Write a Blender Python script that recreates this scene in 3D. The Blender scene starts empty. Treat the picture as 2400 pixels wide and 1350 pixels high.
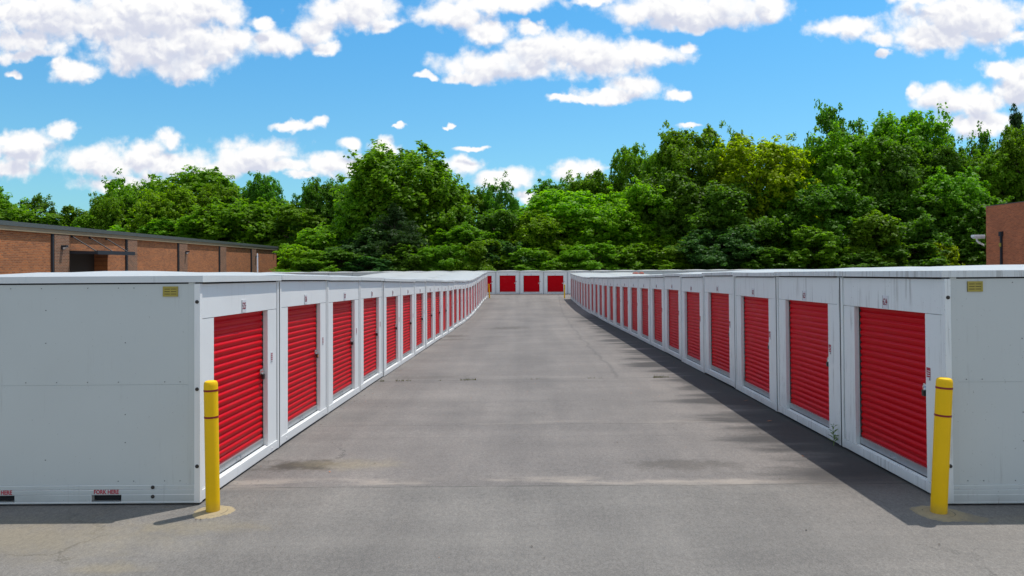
import bpy, bmesh, math, random
import numpy as np
from mathutils import Matrix, Vector
random.seed(7)
C = bpy.context.scene.collection
R = math.radians
F_PX, PPX, PPY, CAM_Z = 1695.0, 1228.0, 620.0, 2.375   # lens of the photograph, in its own pixels

# ------------------------------------------------------------------ camera
cd = bpy.data.cameras.new('camera'); cam = bpy.data.objects.new('camera', cd); C.objects.link(cam)
cd.sensor_width = 36.0; cd.lens = F_PX / 2400 * 36
cd.shift_x = -(PPX - 1200) / 2400; cd.shift_y = (PPY - 675) / 2400
cd.clip_start = 0.05; cd.clip_end = 3000
cam.location = (0, 0, CAM_Z); cam.rotation_euler = (R(90), R(0.4), 0)
bpy.context.scene.camera = cam

# ------------------------------------------------------------------ light, sky, exposure
SUN_DIR = Vector((0.64, 0.55, 2.3)).normalized()
SUN_EL = math.asin(SUN_DIR.z); SUN_AZ = math.atan2(SUN_DIR.x, SUN_DIR.y)
sl = bpy.data.lights.new('sun', 'SUN'); sl.energy = 4.2; sl.angle = R(0.53); sl.color = (1.0, 0.955, 0.89)
so = bpy.data.objects.new('sun', sl); C.objects.link(so)
so.rotation_euler = SUN_DIR.to_track_quat('Z', 'Y').to_euler(); so.location = (20, 20, 60)
vs = bpy.context.scene.view_settings
vs.view_transform = 'Standard'; vs.look = 'None'; vs.exposure = 0.0; vs.gamma = 1.0; vs.use_curve_mapping = False
bpy.context.scene.cycles.max_bounces = 7
bpy.context.scene.cycles.transparent_max_bounces = 8

class NT:
    """small helper for building node trees"""
    def __init__(s, tree): s.t = tree; s.n = tree.nodes; s.l = tree.links
    def put(s, sock, v):
        if isinstance(v, bpy.types.NodeSocket): s.l.new(v, sock)
        elif v is not None:
            try: sock.default_value = v
            except TypeError: sock.default_value = (v, v, v)
    def new(s, kind, **kw):
        n = s.n.new(kind)
        for k, v in kw.items(): setattr(n, k, v)
        return n
    def math(s, op, a, b=None, c=None, clamp=False):
        n = s.new('ShaderNodeMath', operation=op, use_clamp=clamp)
        for i, v in enumerate((a, b, c)):
            if v is not None: s.put(n.inputs[i], v)
        return n.outputs[0]
    def vec(s, op, a, b=None, c=None, out=0):
        n = s.new('ShaderNodeVectorMath', operation=op)
        for i, v in enumerate((a, b, c)):
            if v is not None: s.put(n.inputs[i], v)
        return n.outputs['Value'] if out == 'v' else n.outputs[0]
    def mix(s, f, a, b, blend='MIX'):
        n = s.new('ShaderNodeMix', data_type='RGBA', blend_type=blend)
        s.put(n.inputs[0], f); s.put(n.inputs[6], a); s.put(n.inputs[7], b)
        return n.outputs[2]
    def noise(s, vec, scale=5, detail=4, rough=0.5, dist=0.0, dim='3D', w=None, col=False):
        n = s.new('ShaderNodeTexNoise', noise_dimensions=dim)
        if vec is not None: s.put(n.inputs['Vector'], vec)
        if w is not None: s.put(n.inputs['W'], w)
        n.inputs['Scale'].default_value = scale; n.inputs['Detail'].default_value = detail
        n.inputs['Roughness'].default_value = rough; n.inputs['Distortion'].default_value = dist
        return n.outputs['Color'] if col else n.outputs['Fac']
    def step(s, v, a, b, lo=0.0, hi=1.0):
        n = s.new('ShaderNodeMapRange', interpolation_type='SMOOTHSTEP', clamp=True)
        s.put(n.inputs[0], v)
        if a > b: a, b, lo, hi = b, a, hi, lo
        n.inputs[1].default_value = a; n.inputs[2].default_value = b
        n.inputs[3].default_value = lo; n.inputs[4].default_value = hi
        return n.outputs[0]
    def sep(s, v):
        n = s.new('ShaderNodeSeparateXYZ'); s.put(n.inputs[0], v); return n.outputs
    def comb(s, x=0.0, y=0.0, z=0.0):
        n = s.new('ShaderNodeCombineXYZ')
        for i, v in enumerate((x, y, z)): s.put(n.inputs[i], v)
        return n.outputs[0]

# cumulus puffs, each a direction and a size in the sky (photo pixels, turned into directions below)
PUFFS = [
 (120,35,175,62),(60,85,115,38),(330,35,200,72),(490,18,80,36),(440,100,140,62),(330,115,115,55),(420,150,90,32),
 (195,160,60,24),(560,88,36,30),(160,150,24,22),(60,118,80,18),(38,160,18,13),
 (650,95,90,32),(735,68,48,40),(765,112,34,18),(622,50,28,16),
 (830,22,115,42),(900,52,46,18),(1060,35,100,30),(1180,8,150,24),(1150,72,60,24),(1250,66,40,14),
 (1190,150,140,38),(1270,110,95,44),(1390,135,125,48),(1520,125,90,28),(1600,112,34,16),(1090,180,46,13),(1010,180,28,9),
 (1430,228,90,20),(1490,205,66,28),(1350,234,55,10),(1592,222,26,13),(1312,232,24,7),
 (1612,302,36,8),
 (1550,22,135,40),(1700,28,150,42),(1620,56,105,22),(1805,28,48,36),(1400,5,60,12),
 (1990,72,80,28),(2058,95,38,16),(2072,128,17,11),
 (2250,48,145,60),(2180,92,85,36),(2330,62,78,54),(2385,88,24,18),(2150,5,60,14),
 (2345,165,50,20),(2400,190,40,40),(2220,240,70,34),(2148,215,22,24),(2300,245,60,34),(2385,225,55,48),(2300,295,100,28),
 (2450,60,60,60),(2460,240,80,60),
 (50,325,80,28),(140,298,30,21),(50,350,80,32),(20,388,60,26),(-80,340,90,60),(-90,60,120,70),
 (250,368,90,38),(398,325,32,24),(335,352,70,32),(395,378,115,32),(505,402,72,22),(280,425,100,22),
 (600,358,92,42),(560,384,60,20),(655,388,80,16),
 (690,292,48,12),(745,283,24,13),(931,290,13,5),(944,287,11,7),(1044,288,10,5),(1055,285,10,7),
 (822,340,30,18),(895,345,40,28),(780,388,70,28),(855,402,60,24),(720,408,50,10),
 (1098,385,56,24),(1175,415,72,26),(1112,345,44,8),(1228,458,40,16),(1338,402,40,24),(1400,396,32,20),
]
def cloud_group():
    g = bpy.data.node_groups.new('cloud_field', 'ShaderNodeTree')
    g.interface.new_socket('p', in_out='INPUT', socket_type='NodeSocketVector')
    g.interface.new_socket('d', in_out='OUTPUT', socket_type='NodeSocketFloat')
    t = NT(g); gi = t.new('NodeGroupInput'); go = t.new('NodeGroupOutput')
    acc = None
    for (cx, cy, rx, ry) in PUFFS:
        u, v = (cx - PPX) / F_PX, (PPY - cy) / F_PX; rx *= 1.12 / F_PX; ry *= 1.12 / F_PX
        q = t.vec('MULTIPLY_ADD', gi.outputs[0], (1/rx, 1/ry, 0), (-u/rx, -v/ry, 0))
        d = t.vec('LENGTH', q, out='v')
        acc = d if acc is None else t.math('SMOOTH_MIN', acc, d, 0.3)
    t.put(go.inputs[0], t.math('SUBTRACT', 1.0, acc))
    return g
W = bpy.data.worlds.new('World'); bpy.context.scene.world = W; W.use_nodes = True
W.cycles.sampling_method = 'NONE'
wt = NT(W.node_tree); W.node_tree.nodes.clear()
sky = wt.new('ShaderNodeTexSky', sky_type='NISHITA'); sky.sun_disc = False
sky.sun_elevation = SUN_EL; sky.sun_rotation = SUN_AZ; sky.air_density = 1.0; sky.dust_density = 0.9; sky.ozone_density = 1.6
tc = wt.new('ShaderNodeTexCoord')
dx, dy, dz = wt.sep(tc.outputs['Generated'])
ady = wt.math('MAXIMUM', wt.math('ABSOLUTE', dy), 0.12)
P = wt.comb(wt.math('DIVIDE', dx, ady), wt.math('DIVIDE', dz, ady), wt.math('MULTIPLY', dy, 0.4))
w1 = wt.vec('MULTIPLY', wt.vec('SUBTRACT', wt.noise(P, 16, 3, 0.55, col=True), (0.5, 0.5, 0.5)), (0.045, 0.03, 0))
w2 = wt.vec('MULTIPLY', wt.vec('SUBTRACT', wt.noise(P, 55, 3, 0.6, col=True), (0.5, 0.5, 0.5)), (0.018, 0.014, 0))
Q = wt.vec('ADD', wt.vec('ADD', P, w1), w2)
G = cloud_group()
def field(p):
    n = wt.new('ShaderNodeGroup', node_tree=G); wt.put(n.inputs[0], p); return n.outputs[0]
nb = wt.noise(P, 40, 8, 0.6)
def voro(p, sc):
    n = wt.new('ShaderNodeTexVoronoi', voronoi_dimensions='2D', feature='SMOOTH_F1'); wt.put(n.inputs['Vector'], p)
    n.inputs['Scale'].default_value = sc; n.inputs['Smoothness'].default_value = 0.35; return n.outputs['Distance']
VW = wt.vec('ADD', P, wt.vec('MULTIPLY', wt.vec('SUBTRACT', wt.noise(P, 30, 4, 0.6, col=True), (0.5, 0.5, 0.5)), (0.034, 0.034, 0)))
def billow(p):                                   # heads of cumulus: big, middling and small domes
    b = wt.math('MULTIPLY_ADD', voro(p, 19), -0.50, 0.40)
    b = wt.math('MULTIPLY_ADD', voro(p, 47), -0.34, b)
    return wt.math('MULTIPLY_ADD', voro(p, 110), -0.11, b)
b0 = billow(VW); b1 = billow(wt.vec('ADD', VW, (0.0025, 0.0060, 0)))
d0 = wt.math('MULTIPLY_ADD', wt.math('SUBTRACT', nb, 0.5), 0.78, wt.math('MULTIPLY_ADD', b0, 0.85, field(Q)))
alpha = wt.math('MULTIPLY', wt.step(d0, -0.18, 0.46), wt.step(wt.noise(P, 9, 5, 0.6), 0.18, 0.42, 0.72, 1.0))
f2 = field(wt.vec('ADD', Q, (0.004, 0.020, 0)))
sh = wt.math('ADD', wt.math('MULTIPLY', f2, 0.95), wt.math('MULTIPLY', wt.math('SUBTRACT', b1, b0), 2.0))
shade = wt.step(sh, 0.02, 1.0)
ccol = wt.mix(shade, (10.2, 10.15, 10.1, 1), (6.7, 7.0, 8.2, 1))
# unseen cumulus added overhead and behind for a brighter, more neutral fill light
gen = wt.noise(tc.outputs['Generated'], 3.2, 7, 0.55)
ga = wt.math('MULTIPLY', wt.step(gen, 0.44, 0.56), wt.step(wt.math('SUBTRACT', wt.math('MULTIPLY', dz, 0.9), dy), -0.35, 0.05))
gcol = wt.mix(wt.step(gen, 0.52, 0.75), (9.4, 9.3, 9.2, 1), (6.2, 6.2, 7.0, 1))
tint = wt.mix(1.0, sky.outputs[0], wt.mix(wt.step(dz, 0.08, 0.42), (0.72, 1.30, 1.48, 1), (0.50, 1.38, 1.74, 1)), 'MULTIPLY')
front = wt.math('MULTIPLY', alpha, wt.math('MULTIPLY', wt.step(dz, 0.0, 0.06), wt.step(dy, 0.1, 0.3)))
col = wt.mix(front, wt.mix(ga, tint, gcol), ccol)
bg = wt.new('ShaderNodeBackground'); wt.put(bg.inputs[0], col); bg.inputs[1].default_value = 0.1
wo = wt.new('ShaderNodeOutputWorld'); wt.l.new(bg.outputs[0], wo.inputs[0])

# ------------------------------------------------------------------ materials
def material(name):
    m = bpy.data.materials.new(name); m.use_nodes = True
    t = NT(m.node_tree); return m, t, m.node_tree.nodes['Principled BSDF']
def plain(name, col, rough=0.5, metal=0.0, var=0.12, scale=6, bump=0.0):
    m, t, b = material(name)
    tc = t.new('ShaderNodeTexCoord').outputs['Object']
    n = t.noise(tc, scale, 5, 0.6)
    c = t.mix(n, tuple(x*(1-var) for x in col) + (1,), tuple(min(1, x*(1+var)) for x in col) + (1,))
    t.put(b.inputs['Base Color'], c); b.inputs['Roughness'].default_value = rough; b.inputs['Metallic'].default_value = metal
    if bump:
        bn = t.new('ShaderNodeBump'); bn.inputs['Strength'].default_value = bump; bn.inputs['Distance'].default_value = 0.01
        t.put(bn.inputs['Height'], t.noise(tc, scale*4, 4, 0.6)); t.put(b.inputs['Normal'], bn.outputs[0])
    return m
def white_paint(name, base, dirt, streak, rough=0.42, lvl=0.56):
    """painted sheet steel: faint unevenness, rain streaks, grime specks"""
    m, t, b = material(name)
    tc = t.new('ShaderNodeTexCoord').outputs['Object']
    oi = t.new('ShaderNodeObjectInfo').outputs['Random']
    off = t.vec('ADD', tc, t.vec('MULTIPLY', t.comb(oi, oi, oi), (37.0, 53.0, 0.0)))
    big = t.noise(off, 1.3, 4, 0.55)
    c = t.mix(big, tuple(x*0.95 for x in base) + (1,), tuple(min(0.9, x*1.04) for x in base) + (1,))
    st = t.noise(t.vec('MULTIPLY', off, (26.0, 26.0, 1.1)), 1.0, 4, 0.6)
    patch = t.noise(off, 2.2, 3, 0.6)
    sm = t.math('MULTIPLY', t.step(st, lvl, lvl+0.18), t.step(patch, lvl-0.12, lvl+0.10))
    c = t.mix(t.math('MULTIPLY', sm, streak), c, (0.16, 0.145, 0.12, 1))
    sp = t.noise(off, 46, 2, 0.6)
    c = t.mix(t.math('MULTIPLY', t.step(sp, 0.70, 0.76), dirt), c, (0.12, 0.11, 0.09, 1))
    lo = t.step(t.math('ADD', t.sep(tc)[2], t.math('MULTIPLY', patch, 0.25)), 0.32, 0.08)
    c = t.mix(t.math('MULTIPLY', lo, dirt*0.6), c, (0.22, 0.20, 0.17, 1))
    if dirt > 0.5:                                                       # rust weeping from seams near the base, old scuffs
        rs = t.noise(t.vec('MULTIPLY', off, (38.0, 38.0, 2.2)), 1.0, 3, 0.6)
        rz = t.step(t.math('ADD', t.sep(tc)[2], t.math('MULTIPLY', patch, 0.3)), 0.34, 0.16)
        c = t.mix(t.math('MULTIPLY', t.math('MULTIPLY', t.step(rs, 0.66, 0.74), rz), 0.7), c, (0.13, 0.055, 0.025, 1))
        sc = t.noise(t.vec('MULTIPLY', off, (5.0, 5.0, 34.0)), 1.0, 3, 0.6)
        c = t.mix(t.math('MULTIPLY', t.math('MULTIPLY', t.step(sc, 0.70, 0.76), t.step(patch, 0.5, 0.6)), 0.3), c, (0.30, 0.29, 0.27, 1))
    t.put(b.inputs['Base Color'], c); t.put(b.inputs['Roughness'], t.math('MULTIPLY_ADD', big, 0.2, rough - 0.1))
    bn = t.new('ShaderNodeBump'); bn.inputs['Strength'].default_value = 0.35; bn.inputs['Distance'].default_value = 0.02
    t.put(bn.inputs['Height'], t.noise(off, 1.7, 2, 0.5)); t.put(b.inputs['Normal'], bn.outputs[0])
    return m
M = {}
M['white'] = white_paint('white_paint', (0.80, 0.80, 0.785), 0.25, 0.22)
M['white_worn'] = white_paint('weathered_white_paint', (0.755, 0.775, 0.76), 0.6, 0.38, lvl=0.51)
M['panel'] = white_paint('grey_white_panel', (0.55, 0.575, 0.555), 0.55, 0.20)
M['roof'] = white_paint('white_roof_sheet', (0.66, 0.675, 0.67), 0.4, 0.2)
M['roof_top'] = white_paint('dulled_roof_top', (0.45, 0.455, 0.445), 0.6, 0.25, lvl=0.5)
M['roof_worn'] = white_paint('weathered_roof_sheet', (0.66, 0.68, 0.675), 0.6, 0.42, lvl=0.47)
def red_paint():
    m, t, b = material('red_door_paint')
    tc = t.new('ShaderNodeTexCoord').outputs['Object']; oi = t.new('ShaderNodeObjectInfo').outputs['Random']
    off = t.vec('ADD', tc, t.comb(t.math('MULTIPLY', oi, 40.0), 0, 0))
    n = t.noise(off, 2.0, 4, 0.6); k = t.math('ADD', t.math('MULTIPLY', n, 0.5), t.math('MULTIPLY', oi, 0.5))
    c = t.mix(k, (0.49, 0.0015, 0.006, 1), (0.63, 0.0035, 0.012, 1))
    fade = t.noise(t.vec('MULTIPLY', off, (1.2, 1.2, 3.5)), 1.0, 5, 0.65)
    c = t.mix(t.math('MULTIPLY', t.step(fade, 0.5, 0.72), t.math('MULTIPLY_ADD', oi, 0.35, 0.05)), c, (0.50, 0.045, 0.050, 1))
    dust = t.math('MULTIPLY', t.step(t.math('ADD', t.sep(tc)[2], t.math('MULTIPLY', fade, 0.5)), 0.75, 0.3), 0.16)
    c = t.mix(dust, c, (0.26, 0.06, 0.05, 1))
    t.put(b.inputs['Base Color'], c); t.put(b.inputs['Roughness'], t.math('MULTIPLY_ADD', n, 0.2, 0.24)); b.inputs['Specular IOR Level'].default_value = 0.06
    return m
M['red'] = red_paint()
M['galv'] = plain('galvanised_steel', (0.55, 0.58, 0.60), 0.35, 0.75, 0.15, 12)
M['dark_gap'] = plain('dark_gap_shade', (0.012, 0.012, 0.015), 0.8)  # near-black colour standing for the shade inside gaps and recesses
M['bolt'] = plain('dark_bolt_steel', (0.045, 0.038, 0.032), 0.45, 0.4)
M['door_dark'] = plain('dark_brown_doorway', (0.035, 0.025, 0.02), 0.7)
M['rivet'] = plain('rivet_grey', (0.17, 0.175, 0.175), 0.6)
M['black'] = plain('black_padlock_plastic', (0.015, 0.015, 0.016), 0.4)
M['orange'] = plain('orange_plastic', (0.7, 0.25, 0.02), 0.4)
M['chrome'] = plain('chrome', (0.75, 0.76, 0.78), 0.2, 1.0)
M['plate'] = plain('white_plate', (0.66, 0.66, 0.68), 0.4)
M['numeral'] = plain('dark_red_numerals', (0.22, 0.006, 0.022), 0.5)
M['sticker_red'] = plain('red_sticker', (0.36, 0.012, 0.03), 0.45)
M['fork_red'] = plain('red_lettering', (0.45, 0.015, 0.04), 0.5)
M['vent'] = plain('mustard_vent_plastic', (0.40, 0.32, 0.055), 0.5, 0, 0.2, 30)
M['vent_slot'] = plain('vent_slot_shadow', (0.09, 0.07, 0.012), 0.7)
M['yellow'] = plain('yellow_bollard_sleeve', (0.86, 0.46, 0.0), 0.5, 0, 0.06, 3)
def yellow_sleeve():
    m, t, b = material('yellow_bollard_sleeve')
    tc = t.new('ShaderNodeTexCoord').outputs['Object']; z = t.sep(tc)[2]
    n = t.noise(tc, 4, 4, 0.6); c = t.mix(n, (0.80, 0.46, 0.0, 1), (0.90, 0.54, 0.002, 1))
    sc = t.noise(t.vec('MULTIPLY', tc, (18, 18, 70)), 1.0, 4, 0.7)
    c = t.mix(t.math('MULTIPLY', t.step(sc, 0.66, 0.72), 0.5), c, (0.30, 0.17, 0.03, 1))
    lo = t.step(t.math('ADD', z, t.math('MULTIPLY', n, 0.14)), 0.20, 0.06)
    c = t.mix(t.math('MULTIPLY', lo, 0.55), c, (0.30, 0.20, 0.07, 1))
    t.put(b.inputs['Base Color'], c); t.put(b.inputs['Roughness'], t.math('MULTIPLY_ADD', n, 0.25, 0.38)); b.inputs['Specular IOR Level'].default_value = 0.25
    return m
M['yellow'] = yellow_sleeve()
M['band'] = plain('dark_red_tape', (0.23, 0.008, 0.008), 0.4)
M['bark'] = plain('bark', (0.09, 0.07, 0.05), 0.9, 0, 0.4, 5, 0.5)
M['roof_trim'] = plain('charcoal_metal_trim', (0.11, 0.12, 0.115), 0.45, 0.2, 0.1, 1)
M['frieze'] = plain('tan_frieze_board', (0.30, 0.22, 0.13), 0.7, 0, 0.2, 2)
M['steel_dark'] = plain('dark_canopy_steel', (0.022, 0.026, 0.034), 0.6, 0.0)
M['lamp_glass'] = plain('pale_lamp_glass', (0.75, 0.77, 0.78), 0.2)
M['gutter'] = plain('white_gutter', (0.78, 0.79, 0.80), 0.4)
M['rust'] = plain('rusty_red_cloth', (0.35, 0.10, 0.07), 0.9, 0, 0.5, 20)
M['leaf_litter'] = plain('dry_orange_leaf', (0.45, 0.16, 0.05), 0.8)
M['sand'] = plain('sandy_concrete', (0.36, 0.29, 0.17), 0.95, 0, 0.28, 14, 0.6)
def sandy():
    m, t, b = material('sandy_mortar')
    tc = t.new('ShaderNodeTexCoord').outputs['Object']; x, y, z = t.sep(tc)
    r = t.vec('LENGTH', t.comb(x, y, 0), out='v')
    n = t.noise(tc, 11, 6, 0.7); g = t.noise(tc, 60, 3, 0.7)
    c = t.mix(g, (0.24, 0.185, 0.105, 1), (0.42, 0.335, 0.20, 1))
    th = t.step(t.math('ADD', r, t.math('MULTIPLY', t.math('SUBTRACT', n, 0.5), 0.34)), 0.14, 0.30)
    c = t.mix(t.math('MULTIPLY', th, 0.62), c, (0.15, 0.135, 0.115, 1))
    rim = t.math('MULTIPLY', t.step(t.math('ABSOLUTE', t.math('SUBTRACT', r, 0.135)), 0.007, 0.001), t.step(n, 0.45, 0.6))
    c = t.mix(t.math('MULTIPLY', rim, 0.7), c, (0.06, 0.05, 0.04, 1))
    t.put(b.inputs['Base Color'], c); b.inputs['Roughness'].default_value = 0.95
    bn = t.new('ShaderNodeBump'); bn.inputs['Strength'].default_value = 0.8; bn.inputs['Distance'].default_value = 0.012
    t.put(bn.inputs['Height'], t.math('ADD', n, t.math('MULTIPLY', g, 0.4))); t.put(b.inputs['Normal'], bn.outputs[0])
    return m
M['sand'] = sandy()
M['weed'] = plain('weed_green', (0.14, 0.22, 0.05), 0.6, 0, 0.3, 40)
M['dry_grass'] = plain('joint_grass', (0.13, 0.14, 0.035), 0.7, 0, 0.4, 40)
M['soil'] = plain('forest_floor', (0.035, 0.04, 0.02), 0.95, 0, 0.5, 0.6)

def brick(name, c1, c2, mortar, axis):
    m, t, b = material(name)
    tc = t.new('ShaderNodeTexCoord').outputs['Object']; x, y, z = t.sep(tc)
    bt = t.new('ShaderNodeTexBrick'); t.put(bt.inputs['Vector'], t.comb(y if axis == 'y' else x, z, 0))
    bt.inputs['Color1'].default_value = c1 + (1,); bt.inputs['Color2'].default_value = c2 + (1,); bt.inputs['Mortar'].default_value = mortar + (1,)
    bt.inputs['Scale'].default_value = 1.0; bt.inputs['Mortar Size'].default_value = 0.013; bt.inputs['Mortar Smooth'].default_value = 0.2
    bt.inputs['Bias'].default_value = 0.0; bt.inputs['Brick Width'].default_value = 0.30; bt.inputs['Row Height'].default_value = 0.095
    n = t.noise(t.vec('MULTIPLY', tc, (0.5, 0.5, 1.6)), 0.9, 6, 0.65); n2 = t.noise(tc, 7, 5, 0.75)
    c = t.mix(0.55, bt.outputs['Color'], t.mix(n2, (0.25, 0.25, 0.25, 1), (1.6, 1.55, 1.5, 1)), 'MULTIPLY')
    c = t.mix(1.0, c, t.mix(n, (0.58, 0.58, 0.60, 1), (1.40, 1.38, 1.35, 1)), 'MULTIPLY')
    t.put(b.inputs['Base Color'], c); b.inputs['Roughness'].default_value = 0.9
    bn = t.new('ShaderNodeBump'); bn.inputs['Strength'].default_value = 0.6; bn.inputs['Distance'].default_value = 0.01; bn.invert = True
    t.put(bn.inputs['Height'], bt.outputs['Fac']); t.put(b.inputs['Normal'], bn.outputs[0])
    return m
M['brick'] = brick('orange_brown_brick', (0.47, 0.148, 0.040), (0.26, 0.078, 0.026), (0.36, 0.21, 0.11), 'y')
M['brick_grey'] = brick('grey_brown_brick', (0.27, 0.115, 0.058), (0.16, 0.07, 0.038), (0.30, 0.22, 0.15), 'y')
M['brick_red'] = brick('red_brown_brick', (0.56, 0.16, 0.062), (0.38, 0.10, 0.042), (0.46, 0.22, 0.13), 'y')

def leaf_material(name, a, b_, trans=0.5):
    m = bpy.data.materials.new(name); m.use_nodes = True; t = NT(m.node_tree); t.n.clear()
    at = t.new('ShaderNodeAttribute', attribute_name='tint').outputs['Fac']
    oi = t.new('ShaderNodeObjectInfo').outputs['Random']
    c = t.mix(at, a + (1,), b_ + (1,))
    hv = t.new('ShaderNodeHueSaturation'); t.put(hv.inputs['Hue'], t.math('MULTIPLY_ADD', oi, 0.024, 0.488)); t.put(hv.inputs['Value'], t.math('MULTIPLY_ADD', oi, 0.3, 0.85))
    t.put(hv.inputs['Color'], c); c = hv.outputs[0]
    d = t.new('ShaderNodeBsdfPrincipled'); t.put(d.inputs['Base Color'], c); d.inputs['Roughness'].default_value = 0.5
    d.inputs['Specular IOR Level'].default_value = 0.15
    tr = t.new('ShaderNodeBsdfTranslucent'); t.put(tr.inputs[0], t.mix(1.0, c, (1.65, 1.85, 0.6, 1), 'MULTIPLY'))
    mx = t.new('ShaderNodeMixShader'); mx.inputs[0].default_value = trans
    t.l.new(d.outputs[0], mx.inputs[1]); t.l.new(tr.outputs[0], mx.inputs[2])
    o = t.new('ShaderNodeOutputMaterial'); t.l.new(mx.outputs[0], o.inputs[0])
    return m
L = {
 'mid': leaf_material('green_leaves', (0.080, 0.185, 0.006), (0.170, 0.31, 0.010)),
 'bright': leaf_material('bright_green_leaves', (0.11, 0.24, 0.006), (0.20, 0.34, 0.010), 0.55),
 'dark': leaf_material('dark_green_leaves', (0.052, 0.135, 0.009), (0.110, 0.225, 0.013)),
 'yellow': leaf_material('yellow_green_leaves', (0.17, 0.255, 0.003), (0.31, 0.38, 0.005), 0.6),
 'olive': leaf_material('olive_green_leaves', (0.075, 0.165, 0.005), (0.150, 0.27, 0.009)),
 'blue': leaf_material('bluish_green_leaves', (0.034, 0.105, 0.022), (0.075, 0.175, 0.036)),
 'needle': leaf_material('pine_needles', (0.018, 0.052, 0.012), (0.045, 0.095, 0.018), 0.3),
}

# ------------------------------------------------------------------ mesh helpers
class MB:
    def __init__(s): s.v = []; s.f = []; s.m = []
    def add(s, vs, fs, mi=0):
        k = len(s.v); s.v += [tuple(p) for p in vs]; s.f += [tuple(i + k for i in f) for f in fs]; s.m += [mi]*len(fs)
    def box(s, x0, x1, y0, y1, z0, z1, mi=0):
        s.add([(x0,y0,z0),(x1,y0,z0),(x1,y1,z0),(x0,y1,z0),(x0,y0,z1),(x1,y0,z1),(x1,y1,z1),(x0,y1,z1)],
              [(0,3,2,1),(4,5,6,7),(0,1,5,4),(1,2,6,5),(2,3,7,6),(3,0,4,7)], mi)
    def quad(s, a, b, c, d, mi=0): s.add([a, b, c, d], [(0,1,2,3)], mi)
    def tube(s, pts, rad, n=8, mi=0, cap=True):
        pts = [Vector(p) for p in pts]; rings = []
        if not hasattr(rad, '__len__'): rad = [rad]*len(pts)
        k = len(s.v)
        for i, p in enumerate(pts):
            d = (pts[min(i+1, len(pts)-1)] - pts[max(i-1, 0)]).normalized()
            a = d.orthogonal().normalized() if i == 0 else (a - d*a.dot(d)).normalized()
            b = d.cross(a)
            s.v += [tuple(p + (a*math.cos(2*math.pi*j/n) + b*math.sin(2*math.pi*j/n))*rad[i]) for j in range(n)]
        for i in range(len(pts)-1):
            for j in range(n):
                q = k + i*n + j; r = k + i*n + (j+1) % n
                s.f.append((q, r, r+n, q+n)); s.m.append(mi)
        if cap:
            s.f.append(tuple(k + j for j in range(n-1, -1, -1))); s.m.append(mi)
            e = k + (len(pts)-1)*n; s.f.append(tuple(e + j for j in range(n))); s.m.append(mi)
    def lathe(s, prof, n=32, mi=0, cx=0, cy=0):
        k = len(s.v)
        for (r, z) in prof: s.v += [(cx + r*math.cos(2*math.pi*j/n), cy + r*math.sin(2*math.pi*j/n), z) for j in range(n)]
        for i in range(len(prof)-1):
            for j in range(n):
                q = k + i*n + j; r_ = k + i*n + (j+1) % n
                s.f.append((q, r_, r_+n, q+n)); s.m.append(mi)
    def mesh(s, name, mats, smooth=False, bevel=0.0):
        me = bpy.data.meshes.new(name); me.from_pydata(s.v, [], s.f); me.update()
        for m in (mats if isinstance(mats, (list, tuple)) else [mats]): me.materials.append(m)
        me.polygons.foreach_set('material_index', s.m)
        if bevel:
            bm = bmesh.new(); bm.from_mesh(me); bmesh.ops.remove_doubles(bm, verts=bm.verts, dist=1e-5)
            bmesh.ops.bevel(bm, geom=[e for e in bm.edges if len(e.link_faces) == 2 and e.calc_face_angle(0) > 0.6], offset=bevel, segments=2, profile=0.6, affect='EDGES')
            bm.to_mesh(me); bm.free()
        if smooth and not bevel:
            me.polygons.foreach_set('use_smooth', [True]*len(me.polygons))
            if hasattr(me, 'set_sharp_from_angle'): me.set_sharp_from_angle(angle=R(40))
        return me
def link(name, me, parent=None, mat=None, loc=None):
    o = bpy.data.objects.new(name, me); C.objects.link(o); o.parent = parent
    if loc is not None: o.location = loc
    if mat is not None and me is not None:
        o.material_slots[0].link = 'OBJECT'; o.material_slots[0].material = mat
    return o
def thing(name, label, cat, matrix=None, group=None):
    o = bpy.data.objects.new(name, None); C.objects.link(o); o.empty_display_size = 0.2
    if matrix is not None: o.matrix_world = matrix
    return tag(o, label, cat, group)
def tag(o, label, cat, group=None):
    o['label'] = label; o['category'] = cat
    if group: o['group'] = group
    return o
def struct(o): o['kind'] = 'structure'; return o
_txt = {}
def text_mesh(s, size, sx, origin, right, up, mat, bold=0.0):
    key = s
    cu = bpy.data.curves.new('lettering', 'FONT'); cu.body = s; cu.size = size; cu.offset = bold
    cu.align_x = 'CENTER'; cu.align_y = 'CENTER'; cu.extrude = 0.0008; cu.resolution_u = 3
    o = bpy.data.objects.new('lettering', cu); C.objects.link(o)
    dg = bpy.context.evaluated_depsgraph_get(); me = bpy.data.meshes.new_from_object(o.evaluated_get(dg))
    bpy.data.objects.remove(o); bpy.data.curves.remove(cu)
    r, u = Vector(right), Vector(up); n = r.cross(u); og = Vector(origin)
    for v in me.vertices: v.co = og + r*(v.co.x*sx) + u*v.co.y + n*v.co.z
    me.materials.clear(); me.materials.append(mat); return me

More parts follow.
